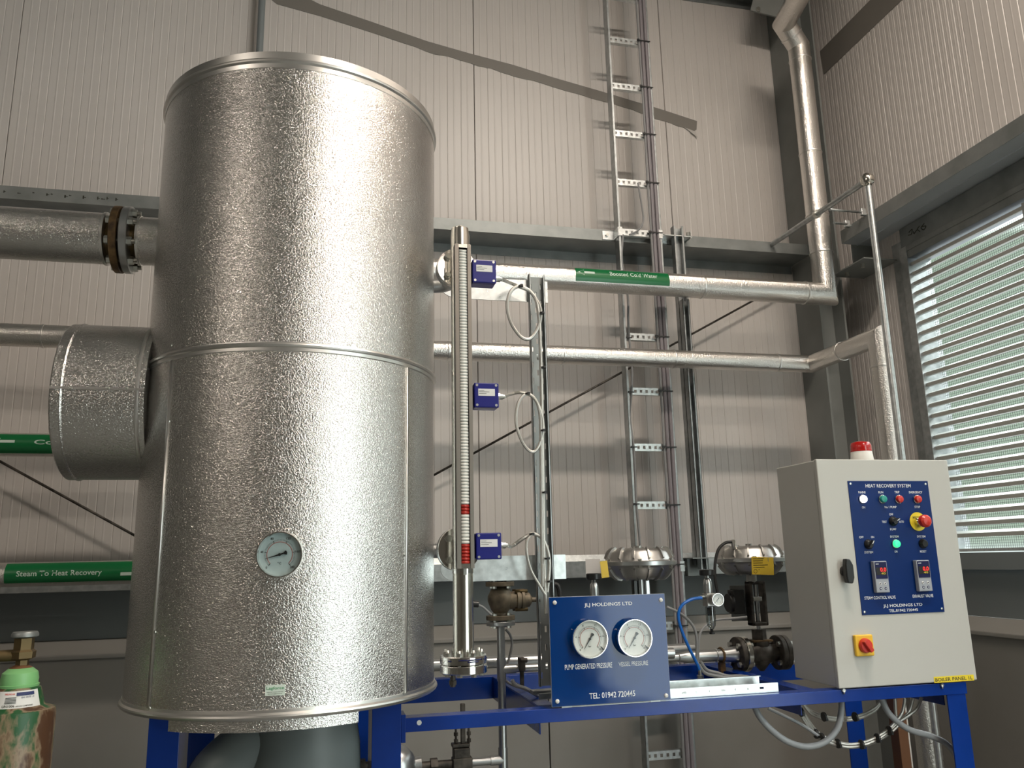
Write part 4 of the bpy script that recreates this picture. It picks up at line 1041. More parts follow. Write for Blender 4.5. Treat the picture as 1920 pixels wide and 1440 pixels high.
for s_, x, y, w_ in (('MAINS', 604, 422, 46), ('ON', 614, 519, 20), ('RUN', 725, 422, 31), ('TRIP', 829, 421, 31), ('No 1 PUMP', 788, 517, 76), ('EMERGENCY', 949, 422, 86), ('STOP', 960, 516, 36), ('OFF', 792, 564, 26), ('TEST', 748, 612, 32), ('AUTO', 858, 611, 30), ('PUMP', 805, 660, 40), ('OFF', 600, 711, 28), ('ON', 672, 710, 20), ('SYSTEM', 648, 808, 56), ('SYSTEM', 812, 707, 54), ('ON', 823, 803, 18), ('SYSTEM', 985, 706, 54), ('RESET', 998, 802, 42), ('STEAM CONTROL VALVE', 720, 1099, 200), ('EXHAUST VALVE', 996, 1088, 132)):
    h = 7 if w_ < 100 else 10
    ct(s_, x-w_/2, y-h, x+w_/2, y+h)
ct('JLJ HOLDINGS LTD', 741, 1138, 993, 1162)
ct('TEL.01942 720445', 777, 1171, 964, 1189)
def pilot(x, y, m_, label, r=.0125):
    q = P(*C5(x, y), CT); t = obj('pilot_lamp', MB().lathe(q, (0, -1, 0), [(r*1.12, 0), (r*1.12, .003), (r, .004)], n=24), 'polish', bpn)
    t['label'] = label
    obj('lens', MB().lathe(q-Vector((0, .004, 0)), (0, -1, 0), [(r*.95, 0), (r*.95, .006), (r*.8, .009), (r*.3, .0105)], n=24), m_, cb)['label'] = label
pilot(606, 466, 'lamp_w', 'lit white mains lamp'); pilot(733, 466, 'green_btn', 'green run lamp'); pilot(838, 467, 'red', 'red trip lamp')
pilot(956, 467, 'red', 'red emergency stop lamp'); pilot(818, 753, 'lamp_g', 'lit green system lamp')
def knob(x, y, ang_, label, lever=True):
    q = P(*C5(x, y), CT)
    k = obj('selector_knob', MB().lathe(q, (0, -1, 0), [(.0155, 0), (.0155, .003), (.0135, .006), (.012, .010), (.010, .012)], n=24), 'black', cb); k['label'] = label
    obj('knob_ring', MB().lathe(q-Vector((0, .002, 0)), (0, -1, 0), [(.0135, 0), (.0145, .002), (.0135, .004)], n=24, cap0=False, cap1=False), 'polish', k)
    if lever:
        rt_ = Matrix.Rotation(R(ang_), 3, 'Y'); obj('lever', MB().box(q+Vector((0, -.015, 0)), (.007, .010, .026), rt_), 'black', k)
        obj('pointer_mark', MB().box(q+rt_ @ Vector((0, -.0205, .007)), (.002, .001, .012), rt_), 'white_print', k)
knob(803, 607, 60, 'pump selector knob'); knob(645, 756, 35, 'system on off knob'); knob(995, 752, 0, 'system reset button', False)
# emergency stop
q = P(*C5(962, 610), CT)
es = obj('emergency_stop', MB().lathe(q, (0, -1, 0), [(.030, 0), (.030, .002)], n=32), 'label_y', cb); es['label'] = 'yellow emergency stop ring'
for s_, va, vb in (('EMERGENCY', .010, .021), ('STOP', -.019, -.010)):
    wdt_ = .030 if s_ != 'STOP' else .014
    lettering(s_, q.x-wdt_/2-(.004 if s_ != 'STOP' else 0), q.z+va, q.x+wdt_/2-(.004 if s_ != 'STOP' else 0), q.z+vb-.004, lambda u, v: Vector((u, q.y-.0024, v)), 'ink', es)
obj('stop_collar', MB().lathe(q-Vector((0, .002, 0)), (0, -1, 0), [(.014, 0), (.014, .012), (.0105, .016), (.0105, .024)], n=24), 'polish', es)
obj('mushroom_button', MB().lathe(q-Vector((0, .024, 0)), (0, -1, 0), [(.012, 0), (.0195, .002), (.0205, .008), (.0195, .016), (.014, .022), (.003, .024)], n=32), 'red', es)
# two process controllers
for (x0_, y0_, x1_, y1_, lab) in ((672, 864, 784, 1067, 'left controller over Steam Control Valve'), (946, 858, 1058, 1058, 'right controller over Exhaust Valve')):
    yf = CT-.016
    a = P(*C5(x0_+4, y0_), yf); b = P(*C5(x1_, y1_), yf); c_ = P(*C5(x0_+20, y1_), yf); d_ = P(*C5(x1_-20, y0_), yf)
    u0, u1, v0, v1 = (a.x+c_.x)/2+.003, (b.x+d_.x)/2, (b.z+c_.z)/2, (a.z+d_.z)/2
    pc = obj('process_controller', MB().bb((u0, yf, v0), (u1, CT, v1)), 'grey_unit', cb, bevel=.002); pc['label'] = lab
    hgt = v1-v0; wid = u1-u0
    obj('display_face', MB().bb((u0+.003, yf-.001, v0+hgt*.44), (u1-.003, yf, v1-.003)), 'navy_face', pc)
    obj('display_window', MB().bb((u0+.005, yf-.0013, v0+hgt*.56), (u1-.003, yf-.0009, v0+hgt*.80)), 'black', pc)
    ff = lambda u, v: Vector((u, yf-.0018, v))
    lettering('0.0', u0+wid*.42, v0+hgt*.66, u0+wid*.86, v0+hgt*.79, ff, 'led_r', pc, 'digits')
    lettering('40', u0+wid*.46, v0+hgt*.57, u0+wid*.78, v0+hgt*.64, ff, 'led_y', pc, 'digits')
    mb = MB(); mb.bb((u0+.006, yf-.0014, v1-.010), (u0+wid*.35, yf-.001, v1-.008)); obj('print_mark', mb, 'white_print', pc)
    for (u, v) in ((.32, .28), (.70, .28), (.32, .13), (.70, .13)):
        q = Vector((u0+wid*u, yf, v0+hgt*v)); obj('key', MB().lathe(q, (0, -1, 0), [(.0042, 0), (.004, .0012)], n=16), 'white_plastic' if v > .2 else 'navy_face', pc)
        obj('key_mark', MB().lathe(q-Vector((0, .0012, 0)), (0, -1, 0), [(.0022, 0), (.002, .0003)], n=6), 'navy_face' if v > .2 else 'white_print', pc)
# quarter-turn handle
q = P(*C5(492, 928), CY)
h_ = obj('door_handle', MB().lathe(q, (0, -1, 0), [(.017, 0), (.017, .008), (.014, .012)], n=24), 'black', cb)
mb = MB(); mb.prism([(-.011, -.036), (.006, -.038), (.013, -.020), (.013, .018), (.004, .036), (-.010, .038), (-.014, .02), (-.014, -.02)], lambda u, v, w_: Vector((q.x+u, q.y-w_, q.z+v)), .010, .030)
obj('handle_grip', mb, 'black', h_, bevel=.003)
# isolator
def C6(x, y): return (1400+x/4.174, 1180+y/4.174)
a = P(*C6(848, 45), CY-.012); b = P(*C6(1002, 208), CY-.012); s = .034
cc = (a+b)/2
iso = obj('isolator_plate', MB().bb((cc.x-.0315, CY-.012, cc.z-.0315), (cc.x+.0315, CY, cc.z+.0315)), 'yellow', cb, bevel=.003)
mb = MB(); mb.lathe((cc.x, CY-.012, cc.z), (0, -1, 0), [(.022, 0), (.022, .006), (.019, .012)], n=28); obj('rotary_knob', mb, 'red', iso)
obj('knob_grip', MB().box((cc.x, CY-.028, cc.z), (.013, .014, .040), Matrix.Rotation(R(-35), 3, 'Y')), 'red', iso, bevel=.002)
# name tape
a = P(1751, 1268, CT); b = P(1829, 1276, CT)
tp = thing('name_tape', 'yellow tape printed BOILER PANEL 1L at the cabinet foot', 'label', a)
za = (P(1751, 1281, CT).z+P(1829, 1277, CT).z)/2; zb2 = (P(1751, 1269, CT).z+P(1829, 1265, CT).z)/2
xa, xb = P(1752, 1275, CT).x, P(1827, 1271, CT).x
obj('tape', MB().bb((xa, CY-.0008, za+.001), (xb, CY-.0003, zb2)), 'label_y', tp)
lettering('BOILER PANEL 1L', xa+.004, za+.0045, xb-.006, zb2-.004, lambda u, v: Vector((u, CY-.0012, v)), 'ink', tp)
# beacon on the cabinet
q = PZ(1616, 858, cz1); bc = Vector((P(1616, 858, 2.47).x, 2.47, cz1))
bn = thing('warning_beacon', 'red and white sounder beacon on top of the control cabinet', 'beacon', bc)
rB = .036
obj('base', MB().lathe(bc-Vector((0, 0, .001)), (0, 0, 1), [(rB*1.08, 0), (rB*1.10, .012), (rB*1.02, .03), (rB*.98, .046), (rB*.90, .052)], n=32), 'white_plastic', bn)
obj('lens', MB().lathe(bc+Vector((0, 0, .050)), (0, 0, 1), [(rB*.95, 0), (rB*.98, .004), (rB*.97, .018), (rB*.85, .028), (rB*.4, .033)], n=32), 'lens_red', bn)
obj('lens_ring', MB().lathe(bc+Vector((0, 0, .046)), (0, 0, 1), [(rB*.99, 0), (rB*1.0, .004), (rB*.99, .007)], n=32, cap0=False, cap1=False), 'lens_red', bn)
for px, py in ((1581, 1297), (1765, 1287)):
    q = P(px, py, YS); obj('foot_bolt', MB().hexa(q+Vector((0, 0, .004)), (0, -1, 0), .006, .006).cyl(q+Vector((0, -.004, .004)), q+Vector((0, -.004, -.006)), .003, n=8), 'bolt', cb)

# ------------------------------------------------------------------ HORIZONTAL TRAY on the skid
hx0, hx1 = P(1254, 1290, YS+.03).x, P(1458, 1275, YS+.03).x
ht = thing('cable_tray', 'short bright perforated tray lying on the skid between gauge plate and cabinet', 'cable tray', (hx0, YS+.03, ZS))
zt_ = P(1450, 1262, YS+.03).z; zt_ = ZS+.028
ww_ = hx1-hx0
hl = []
for i in range(7): u = .04+i*(ww_-.06)/7; hl.append((u, .012, u+(.014 if i % 3 == 0 else .006), .018))
obj('front_side', MB().perf((0, ww_), (.001, .028), hl, lambda u, w_, t_: Vector((hx0+u, YS+.030+t_, ZS+w_)), .0015), 'galv_br', ht, autosm=False)
obj('rear_side', MB().perf((0, ww_-.02), (.001, .040), [], lambda u, w_, t_: Vector((hx0+u, YS+.105+t_, ZS+w_)), .0015).bb((hx0, YS+.095, ZS+.0385), (hx1-.02, YS+.1065, ZS+.040)), 'galv_br', ht, autosm=False)
hl2 = []
for i in range(8): u = .02+i*(ww_-.04)/8; hl2 += [(u, .012, u+.025, .018), (u+.012, .045, u+.03, .051)]
obj('tray_floor', MB().perf((0, ww_-.02), (0, .075), hl2, lambda u, w_, t_: Vector((hx0+u, YS+.0315+w_, ZS+.001+t_)), .0015), 'galv_br', ht, autosm=False)

# ------------------------------------------------------------------ GLOBE VALVE and pipework (left)
YV = 2.62
vx = P(938, 1130, YV).x
def flange_v(o_, d, r, t_, bolts=4, m_='cast', parent=None, br=.7, bs=.007):
    o_ = Vector(o_); x, y, d = basis(d); f_ = obj('valve_flange', MB().lathe(o_, d, [(r*.3, 0), (r*.97, 0), (r, t_*.12), (r, t_*.88), (r*.97, t_), (r*.3, t_)], n=36), m_, parent)
    for i in range(bolts):
        a = 2*PI*(i+.5)/bolts; q = o_+(x*math.cos(a)+y*math.sin(a))*r*br
        obj('flange_bolt', MB().hexa(q, -d, bs, bs).cyl(q-d*.002, q+d*(t_+.002), bs*.6, n=8).hexa(q+d*t_, d, bs, bs), 'bolt', f_)
    return f_
zv = P(938, 1132, YV).z
gv = thing('globe_valve', 'brown cast globe valve left of the tray, its spindle pointing right', 'valve', (vx, YV, zv))
f_top = P(940, 1093, YV).z; f_bot = P(935, 1160, YV).z
flange_v((vx, YV, f_top-.010), (0, 0, 1), .046, .014, parent=gv); flange_v((vx, YV, f_top+.008), (0, 0, 1), .046, .012, m_='cast_dk', parent=gv)
flange_v((vx, YV, f_bot-.004), (0, 0, 1), .046, .014, parent=gv); flange_v((vx, YV, f_bot-.021), (0, 0, 1), .046, .013, m_='steelpipe', parent=gv)
mid = (f_top+f_bot)/2
hgt = f_top-f_bot
obj('valve_body', MB().lathe((vx, YV, f_bot+.008), (0, 0, 1), [(.024, 0), (.022, .010), (.030, .020), (.040, hgt*.42), (.040, hgt*.55), (.030, hgt*.74), (.020, hgt*.84), (.024, hgt-.018)], n=32), 'cast', gv)
obj('bonnet', MB().lathe((vx+.02, YV, mid), (1, 0, 0), [(.028, 0), (.028, .030), (.034, .031), (.034, .041), (.030, .042), (.030, .046), (.034, .047), (.034, .056), (.024, .058), (.022, .075), (.012, .082), (.008, .084), (.007, .13)], n=28), 'cast', gv)
for s_ in (-1, 1):
    for u_ in (-1, 1): obj('bonnet_bolt', MB().cyl((vx+.045, YV+u_*.018, mid+s_*.028), (vx+.085, YV+u_*.018, mid+s_*.028), .006, n=8), 'brass', gv)
obj('handwheel', MB().torus((vx+.15, YV, mid), (1, 0, 0), .045, .006).cyl((vx+.15, YV-.045, mid), (vx+.15, YV+.045, mid), .004, n=8).cyl((vx+.15, YV, mid-.045), (vx+.15, YV, mid+.045), .004, n=8).cyl((vx+.1, YV, mid), (vx+.155, YV, mid), .008, n=12), 'cast_dk', gv)
# sensor lead
cable('sensor_lead', 'thin grey sensor lead reaching the globe valve from behind the level indicator', pp([(893, 1133), (905, 1138), (915, 1147), (922, 1153)], 2.5), .0035, 'grey_cable')
tag(obj('sensor_plug', MB().cyl(P(884, 1132, 2.5), P(897, 1133, 2.5), .010, n=14), 'black'), 'black plug at the start of the thin sensor lead', 'plug')
cable('valve_cable', 'dark cable curving down beside the riser pipe under the globe valve', pp([(948, 1180), (956, 1190), (960, 1205), (957, 1225), (950, 1250), (946, 1270), (958, 1283), (985, 1290)], 2.66), .004, 'grey_cable')
# riser pipe
rp_ = thing('riser_pipe', 'steel riser pipe dropping from the globe valve through the skid', 'pipe', (vx, YV, 1))
zte = P(937, 1255, YV).z; zel = P(935, 1425, YV).z
obj('pipe', MB().cyl((vx, YV, .0), (vx, YV, f_bot-.02), .0125, n=20), 'steelpipe', rp_)
obj('tee', MB().cyl((vx, YV, zte-.035), (vx, YV, zte+.035), .0145, n=20).cyl((vx, YV, zte), (vx+.045, YV, zte), .0145, n=20), 'steelpipe', rp_)
obj('branch_pipe', MB().cyl((vx+.04, YV, zte), (P(1250, 1250, YV).x, YV, zte), .012, n=20), 'steelpipe', rp_)
obj('tee', MB().cyl((vx, YV, zel-.035), (vx, YV, zel+.035), .0145, n=20).cyl((vx, YV, zel), (vx-.04, YV, zel), .0145, n=20), 'steelpipe', rp_)
obj('branch_pipe', MB().cyl((P(880, 1425, YV).x, YV, zel), (vx-.03, YV, zel), .012, n=20), 'steelpipe', rp_)
# larger header pipe behind
zh = P(1000, 1238, 2.78).z
tag(obj('header_pipe', MB().cyl((TC.x+.2, 2.78, zh), (P(1262, 1226, 2.78).x, 2.78, zh), .019, n=24), 'steelpipe'), 'horizontal steel header pipe running behind the riser and gauge plate', 'pipe')
# small ball valve/clamp on branch
c = P(978, 1245, YV-.01)
tag(obj('pipe_clamp', MB().box(c, (.018, .03, .04)).box(c-Vector((0, 0, .04)), (.012, .012, .05)).cyl(c+Vector((-.006, -.01, .012)), c+Vector((.016, -.01, .012)), .008, n=8), 'cast_dk', bevel=.002), 'dark clamp holding the branch pipe left of the tray', 'clamp')
# small flat brackets and cables at skid left of plate
tag(obj('foot_angle', MB().bb(P(1000, 1303, YS+.12), P(1038, 1290, YS+.16)).bb(P(1012, 1312, YS+.08), P(1045, 1298, YS+.09)), 'galv_dk'), 'two small steel angles at the foot of the upright tray', 'bracket')
cable('floor_cable', 'grey cables lying across the skid beam left of the gauge plate', pp([(960, 1275), (967, 1285), (985, 1291), (998, 1298), (1010, 1305)], YS+.2), .006, 'grey_cable')
# lower valve group
vv = P(866, 1420, YV); zv2 = zel
nv = thing('needle_valve', 'dark forged valve on the low branch pipe under the skid rail', 'valve', (vv.x, YV, zv2))
obj('valve_body', MB().box((vv.x, YV, zv2+.0), (.060, .04, .034)).box((vv.x-.002, YV, zv2+.030), (.050, .036, .030)), 'cast_dk', nv, bevel=.003)
obj('yoke', MB().box((vv.x-.004, YV, zv2+.052), (.054, .034, .010)).box((vv.x+.004, YV, zv2+.11), (.014, .014, .12)), 'cast_dk', nv, bevel=.002)
for s_ in (-1, 1):
    for z_ in (.060, .080, .105): obj('stud_nut', MB().hexa((vv.x+.002+s_*.020, YV, zv2+z_-.002), (0, 0, 1), .007, .010), 'cast_dk', nv)
    obj('stud', MB().cyl((vv.x+.002+s_*.020, YV, zv2+.055), (vv.x+.002+s_*.020, YV, zv2+.115), .0035, n=8), 'cast_dk', nv)
obj('union_nut', MB().cyl((P(807, 1425, YV).x, YV, zv2), (P(820, 1425, YV).x, YV, zv2), .021, n=6, smooth=False), 'cast_dk', nv)
obj('nipple', MB().cyl((P(785, 1425, YV).x, YV, zv2), (vv.x-.02, YV, zv2), .0125, n=16), 'cast_dk', nv)
st_ = thing('steam_trap', 'round steel trap body behind the right vessel post', 'trap', P(745, 1435, YV))
obj('trap_body', MB().lathe(P(725, 1437, YV), (1, 0, 0), [(.035, 0), (.056, .02), (.058, .035), (.050, .060), (.032, .078), (.018, .084)], n=32), 'steelpipe', st_)
obj('trap_outlet', MB().cyl(P(775, 1433, YV), P(790, 1430, YV), .019, n=16), 'steelpipe', st_)
tag(obj('hose_union', MB().cyl(P(646, 1438, YV), P(672, 1436, YV), .012, n=16).hexa(P(672, 1436, YV), (1, 0, 0), .020, .02).cyl(P(684, 1436, YV), P(694, 1435, YV), .012, n=12), 'cast_dk'), 'dark pipe union at the left of the right vessel post', 'union')

# ------------------------------------------------------------------ ACTUATORS
def actuator(px, pyrim, R0, Y, label, hr, hb):
    c = P(px, pyrim, Y); t = thing('diaphragm_actuator', label, 'actuator', c)
    prof_t = [(R0, 0), (R0, .006), (R0*.97, .008), (R0*.94, .014), (R0*.86, hr*.72), (R0*.78, hr*.9), (R0*.70, hr), (.02, hr)]
    obj('upper_shell', MB().lathe(c, (0, 0, 1), prof_t, n=48), 'actuator', t)
    prof_b = [(R0, 0), (R0, .006), (R0*.96, .008), (R0*.90, .016), (R0*.78, hb*.7), (R0*.66, hb*.95), (R0*.55, hb), (.02, hb)]
    obj('lower_shell', MB().lathe(c-Vector((0, 0, .001)), (0, 0, -1), prof_b, n=48), 'actuator', t)
    obj('rim', MB().lathe(c-Vector((0, 0, .007)), (0, 0, 1), [(R0*.98, 0), (R0*1.02, .001), (R0*1.02, .013), (R0*.98, .014)], n=48, cap0=False, cap1=False), 'steelpipe', t)
    def radial(a, s_, prof):
        d = Vector((math.cos(a), math.sin(a), 0)); sd = Vector((-d.y, d.x, 0))*.0028; mb = MB(); rr = []
        for r_, h_ in prof:
            nrm = d*.006+Vector((0, 0, s_*.005)); p0 = c+d*r_+Vector((0, 0, s_*h_)); rr.append([p0-sd-nrm*.4, p0+sd-nrm*.4, p0+sd+nrm, p0-sd+nrm])
        mb.rings(rr); return mb
    for i in range(14):
        a = 2*PI*(i+.3)/14
        obj('rib', radial(a, 1, prof_t[3:7]), 'actuator', t); obj('rib', radial(a, -1, prof_b[3:7]), 'actuator', t)
    for i in range(6):
        a = 2*PI*(i+.15)/6; q = c+Vector((math.cos(a), math.sin(a), 0))*R0*.95
        obj('rim_bolt', MB().hexa(q+Vector((0, 0, .006)), (0, 0, 1), .007, .008).hexa(q-Vector((0, 0, .006)), (0, 0, -1), .007, .008), 'bolt', t)
    obj('top_boss', MB().cyl(c+Vector((0, 0, hr)), c+Vector((0, 0, hr+.008)), .012, n=16), 'actuator', t)
    return t, c
YA = 2.66
R1 = abs(P(1262, 1058, YA).x-P(1136, 1058, YA).x)/2
t1, c1_ = actuator(1199, 1056, R1, YA, 'ribbed silver diaphragm actuator rising behind the gauge plate', .050, .052)
zlo = pz0
obj('stem', MB().cyl(c1_-Vector((.0, 0, .05)), c1_-Vector((0, 0, .32)), .012, n=16), 'steelpipe', t1)
for s_, m_ in ((-1, 'black'), (1, 'steelpipe')):
    obj('yoke_leg', MB().bb(c1_+Vector((s_*.022-.008+.0, -.01, -.34)), c1_+Vector((s_*.022+.008, .01, -.055))), m_, t1, bevel=.003)
obj('yoke_base', MB().lathe(c1_-Vector((0, 0, .36)), (0, 0, 1), [(.03, 0), (.035, .02), (.02, .03)], n=20), 'cast_dk', t1)
obj('valve_body', MB().lathe(c1_-Vector((.06, 0, .40)), (1, 0, 0), [(.045, 0), (.045, .015), (.03, .02), (.035, .06), (.03, .1), (.045, .105), (.045, .12)], n=28), 'cast_dk', t1)
R2 = .105; YA2 = 2.85
R2 = abs(P(1460, 1050, YA2).x-P(1346, 1050, YA2).x)/2*1.02
t2, c2_ = actuator(1406, 1050, R2, YA2, 'ribbed silver diaphragm actuator with a yellow tag beside the cabinet', .052, .050)
# yoke frame, positioner and valve of the second actuator
zq = lambda px, py: P(px, py, YA2)
obj('neck', MB().cyl(c2_-Vector((0, 0, .05)), c2_-Vector((0, 0, .085)), .020, n=16), 'actuator', t2)
mb = MB(); a = zq(1400, 1090); b = zq(1437, 1172)
mb.bb((a.x, YA2-.02, b.z), (a.x+.012, YA2+.02, a.z)).bb((b.x-.012, YA2-.02, b.z), (b.x, YA2+.02, a.z)).bb((a.x, YA2-.02, a.z-.012), (b.x, YA2+.02, a.z)).bb((a.x, YA2-.02, b.z), (b.x, YA2+.02, b.z+.014))
obj('yoke_frame', mb, 'cast_dk', t2, bevel=.004)
xm = (a.x+b.x)/2
obj('stem', MB().cyl((xm, YA2, c2_.z-.06), (xm, YA2, b.z-.05), .007, n=12), 'steelpipe', t2)
obj('stem_clamp', MB().box((xm-.006, YA2-.012, zq(1410, 1123).z), (.036, .022, .016)), 'bolt', t2, bevel=.002)
obj('packing_nut', MB().cyl((xm, YA2, zq(1420, 1200).z), (xm, YA2, zq(1420, 1180).z), .026, n=6, smooth=False), 'cast_dk', t2)
zvb = zq(1420, 1225).z
obj('bonnet_plate', MB().box((xm, YA2, zq(1420, 1201).z), (.078, .06, .008)), 'rust', t2, bevel=.002)
obj('valve_body', MB().lathe((xm-.075, YA2, zvb), (1, 0, 0), [(.030, 0), (.030, .03), (.038, .05), (.042, .075), (.038, .10), (.030, .12), (.030, .15)], n=32).cyl((xm, YA2, zvb), (xm, YA2, zq(1420, 1202).z), .034, n=28).lathe((xm, YA2, zvb), (0, 0, -1), [(.036, 0), (.034, .03), (.018, .05), (.008, .062)], n=24), 'cast_dk', t2)
rf = .062
for (xx_, d_, m_) in ((xm-.100, 1, 'cast_dk'), (xm-.078, 1, 'stainless'), (xm+.062, 1, 'cast_dk'), (xm+.082, 1, 'cast_dk')):
    flange_v((xx_, YA2, zvb), (1, 0, 0), rf, .019, 4, m_, t2, .74, .010)
obj('positioner', MB().bb((xm-.105, YA2-.025, zq(1395, 1150).z), (xm-.06, YA2+.02, zq(1395, 1105).z)).cyl((xm-.118, YA2, zq(1375, 1130).z), (xm-.103, YA2, zq(1375, 1130).z), .034, n=24), 'black', t2, bevel=.002)
obj('positioner_bracket', MB().bb((xm-.093, YA2+.022, zq(1395, 1165).z), (xm-.01, YA2+.026, zq(1395, 1098).z)), 'column', t2)
# tags
a = P(1408, 1045, YA2-R2-.002); b = P(1452, 1077, YA2-R2-.002)
tg = thing('inspection_tag', 'yellow card tag with small print on the actuator beside the cabinet', 'tag', a)
obj('tag_card', MB().box((a+b)/2, (abs(b.x-a.x), .001, abs(b.z-a.z)), Matrix.Rotation(R(3), 3, 'Y')), 'tag', tg)
mb = MB()
for i in range(6):
    z_ = a.z-.006-i*.0075; 
    if z_ < b.z+.004: break
    mb.bb((a.x+.006+(.02 if i > 4 else 0), a.y-.0012, z_), (a.x+.03+random.uniform(0, .035), a.y-.0006, z_+.0015))
mb.torus((a.x+.013, a.y-.001, b.z+.013), (0, 1, 0), .0065, .0006, n=20, k=4)
obj('fine_print', mb, 'ink', tg)
a = P(1126, 1052, YA-R1*.7); b = P(1141, 1083, YA-R1*.7)
tag(obj('inspection_tag', MB().box((a+b)/2, (abs(b.x-a.x), .001, abs(b.z-a.z)), Matrix.Rotation(R(-5), 3, 'Y')), 'tag'), 'narrow yellow tag at the left edge of the actuator behind the gauge plate', 'tag')
tag(obj('paper_notice', MB().box(P(1112, 1063, 2.8), (.055, .001, .055)), 'card'), 'white handwritten card left of the actuator behind the gauge plate', 'card')
# regulator behind plate
def knobreg(px, py0, py1, w_, Y, label, body_to, wb):
    a = P(px, py0, Y); b = P(px, py1, Y); r_ = abs(P(px+w_/2, py0, Y).x-a.x); t = thing('air_regulator', label, 'regulator', b)
    obj('adjusting_knob', MB().lathe((a.x, Y, b.z), (0, 0, 1), [(r_*.9, 0), (r_, .002), (r_, a.z-b.z-.002), (r_*.9, a.z-b.z)], n=20), 'black', t)
    e = P(px, body_to, Y); rw = abs(P(px+wb/2, py0, Y).x-a.x)
    obj('spring_housing', MB().lathe((a.x, Y, b.z), (0, 0, -1), [(rw*.45, 0), (rw*.5, .008), (rw*.85, .014), (rw, .03), (rw, b.z-e.z)], n=20), 'steelpipe', t)
    return t, a.x, e.z
knobreg(1113, 1075, 1087, 27, 2.55, 'air regulator with a flat black knob rising behind the gauge plate', 1122, 16)
YRg = 2.62
rgt, rx, rz_ = knobreg(1325, 1068, 1079, 26, YRg, 'filter regulator with clear bowl and small gauge, fed by the blue tube', 1112, 15)
zz0 = P(1328, 1112, YRg).z; zz1 = P(1328, 1137, YRg).z
obj('regulator_body', MB().bb((rx-.016, YRg-.018, zz1), (rx+.022, YRg+.018, zz0)), 'actuator', rgt, bevel=.003)
za_ = P(1328, 1180, YRg).z
obj('bowl', MB().lathe((rx+.003, YRg, zz1), (0, 0, -1), [(.0165, 0), (.0165, (zz1-za_)*.6), (.014, (zz1-za_)*.85), (.007, zz1-za_)], n=24), 'bowl', rgt)
obj('filter_element', MB().cyl((rx+.003, YRg, zz1-.004), (rx+.003, YRg, zz1-.03), .010, n=16), 'black', rgt)
obj('drain_cock', MB().cyl((rx+.003, YRg, za_+.002), (rx+.003, YRg, za_-.010), .005, n=10).cyl((rx+.003, YRg, za_-.010), (rx+.003, YRg, za_-.016), .009, n=12), 'black', rgt)
gauge('small_gauge', 'small white dial gauge on the filter regulator', P(1343, 1124, YRg-.03), (0, -1, 0), .0215, 'dial', 225, depth=.014, red=False, tick=['0', '4', '8'])
cable('air_tube', 'bright blue air tube bending from the filter regulator down to the skid', pp([(1316, 1121), (1296, 1124), (1278, 1136), (1272, 1155), (1278, 1182), (1292, 1215), (1307, 1245), (1311, 1256)], YRg-.06), .0052, 'blue_hose', 'tube')
q = P(1312, 1256, YRg-.06)
tag(obj('tube_fitting', MB().cyl(q, q-Vector((0, 0, .016)), .006, n=12).cyl(q-Vector((0, 0, .016)), q-Vector((0, 0, .028)), .011, n=6, smooth=False).cyl(q-Vector((0, 0, .028)), q-Vector((0, 0, .045)), .012, n=16), 'bolt'), 'small steel fitting where the blue tube enters the skid', 'fitting')
tag(obj('tube_fitting', MB().cyl(P(1312, 1121, YRg-.05), P(1322, 1119, YRg-.01), .007, n=12), 'bolt'), 'steel push fitting where the blue tube leaves the regulator', 'fitting')
# black hose to actuator 2
q0_ = c2_+Vector((-.045, -.02, .055))
cable('air_hose', 'black hose arching from the top of the tagged actuator', pp([(1372, 1016), (1360, 1018), (1347, 1030), (1341, 1055), (1341, 1085), (1346, 1115)], YA2-.08), .0055, 'rubber', 'hose')
tag(obj('tube_fitting', MB().cyl(P(1374, 1015, YA2-.08), P(1377, 1028, YA2-.06), .009, n=12), 'bolt'), 'steel elbow fitting on top of the tagged actuator', 'fitting')
cable('air_hose', 'short black hose bend between the tray and gauge plate', pp([(1032, 1115), (1036, 1098), (1043, 1096), (1048, 1105), (1050, 1125)], 2.5), .007, 'rubber', 'hose')
# pipe into valve 2
zp2 = zvb
sp = thing('stainless_pipe', 'reducing steel pipe from behind the gauge plate into the flanged valve', 'pipe', (P(1260, 1235, YA2).x, YA2, zp2))
xq = lambda px: P(px, 1230, YA2).x
obj('pipe', MB().lathe((xq(1235), YA2, zp2), (1, 0, 0), [(.014, 0), (.014, xq(1272)-xq(1235)), (.0205, xq(1285)-xq(1235)), (.0205, xq(1345)-xq(1235)), (.024, xq(1360)-xq(1235)), (.030, xm-.100-xq(1235))], n=32), 'steelpipe', sp)
obj('weld', MB().torus((xq(1342), YA2, zp2), (1, 0, 0), .021, .0025).torus((xq(1272), YA2, zp2), (1, 0, 0), .0145, .0022), 'steelpipe', sp)
obj('pipe_hanger', MB().torus((xq(1352), YA2, zp2), (1, .1, 0), .025, .004).box((xq(1352), YA2, zp2-.04), (.020, .02, .03)).cyl((xq(1352), YA2, zp2-.05), (xq(1352), YA2, ZS-.03), .005, n=10), 'rust', sp)
tag(obj('rear_pipe', MB().cyl((P(1235, 1218, 3.0).x, 3.0, P(1262, 1218, 3.0).z), (P(1300, 1218, 3.0).x, 3.0, P(1262, 1218, 3.0).z), .021, n=20), 'steelpipe'), 'short steel pipe end seen behind the reducing pipe', 'pipe')
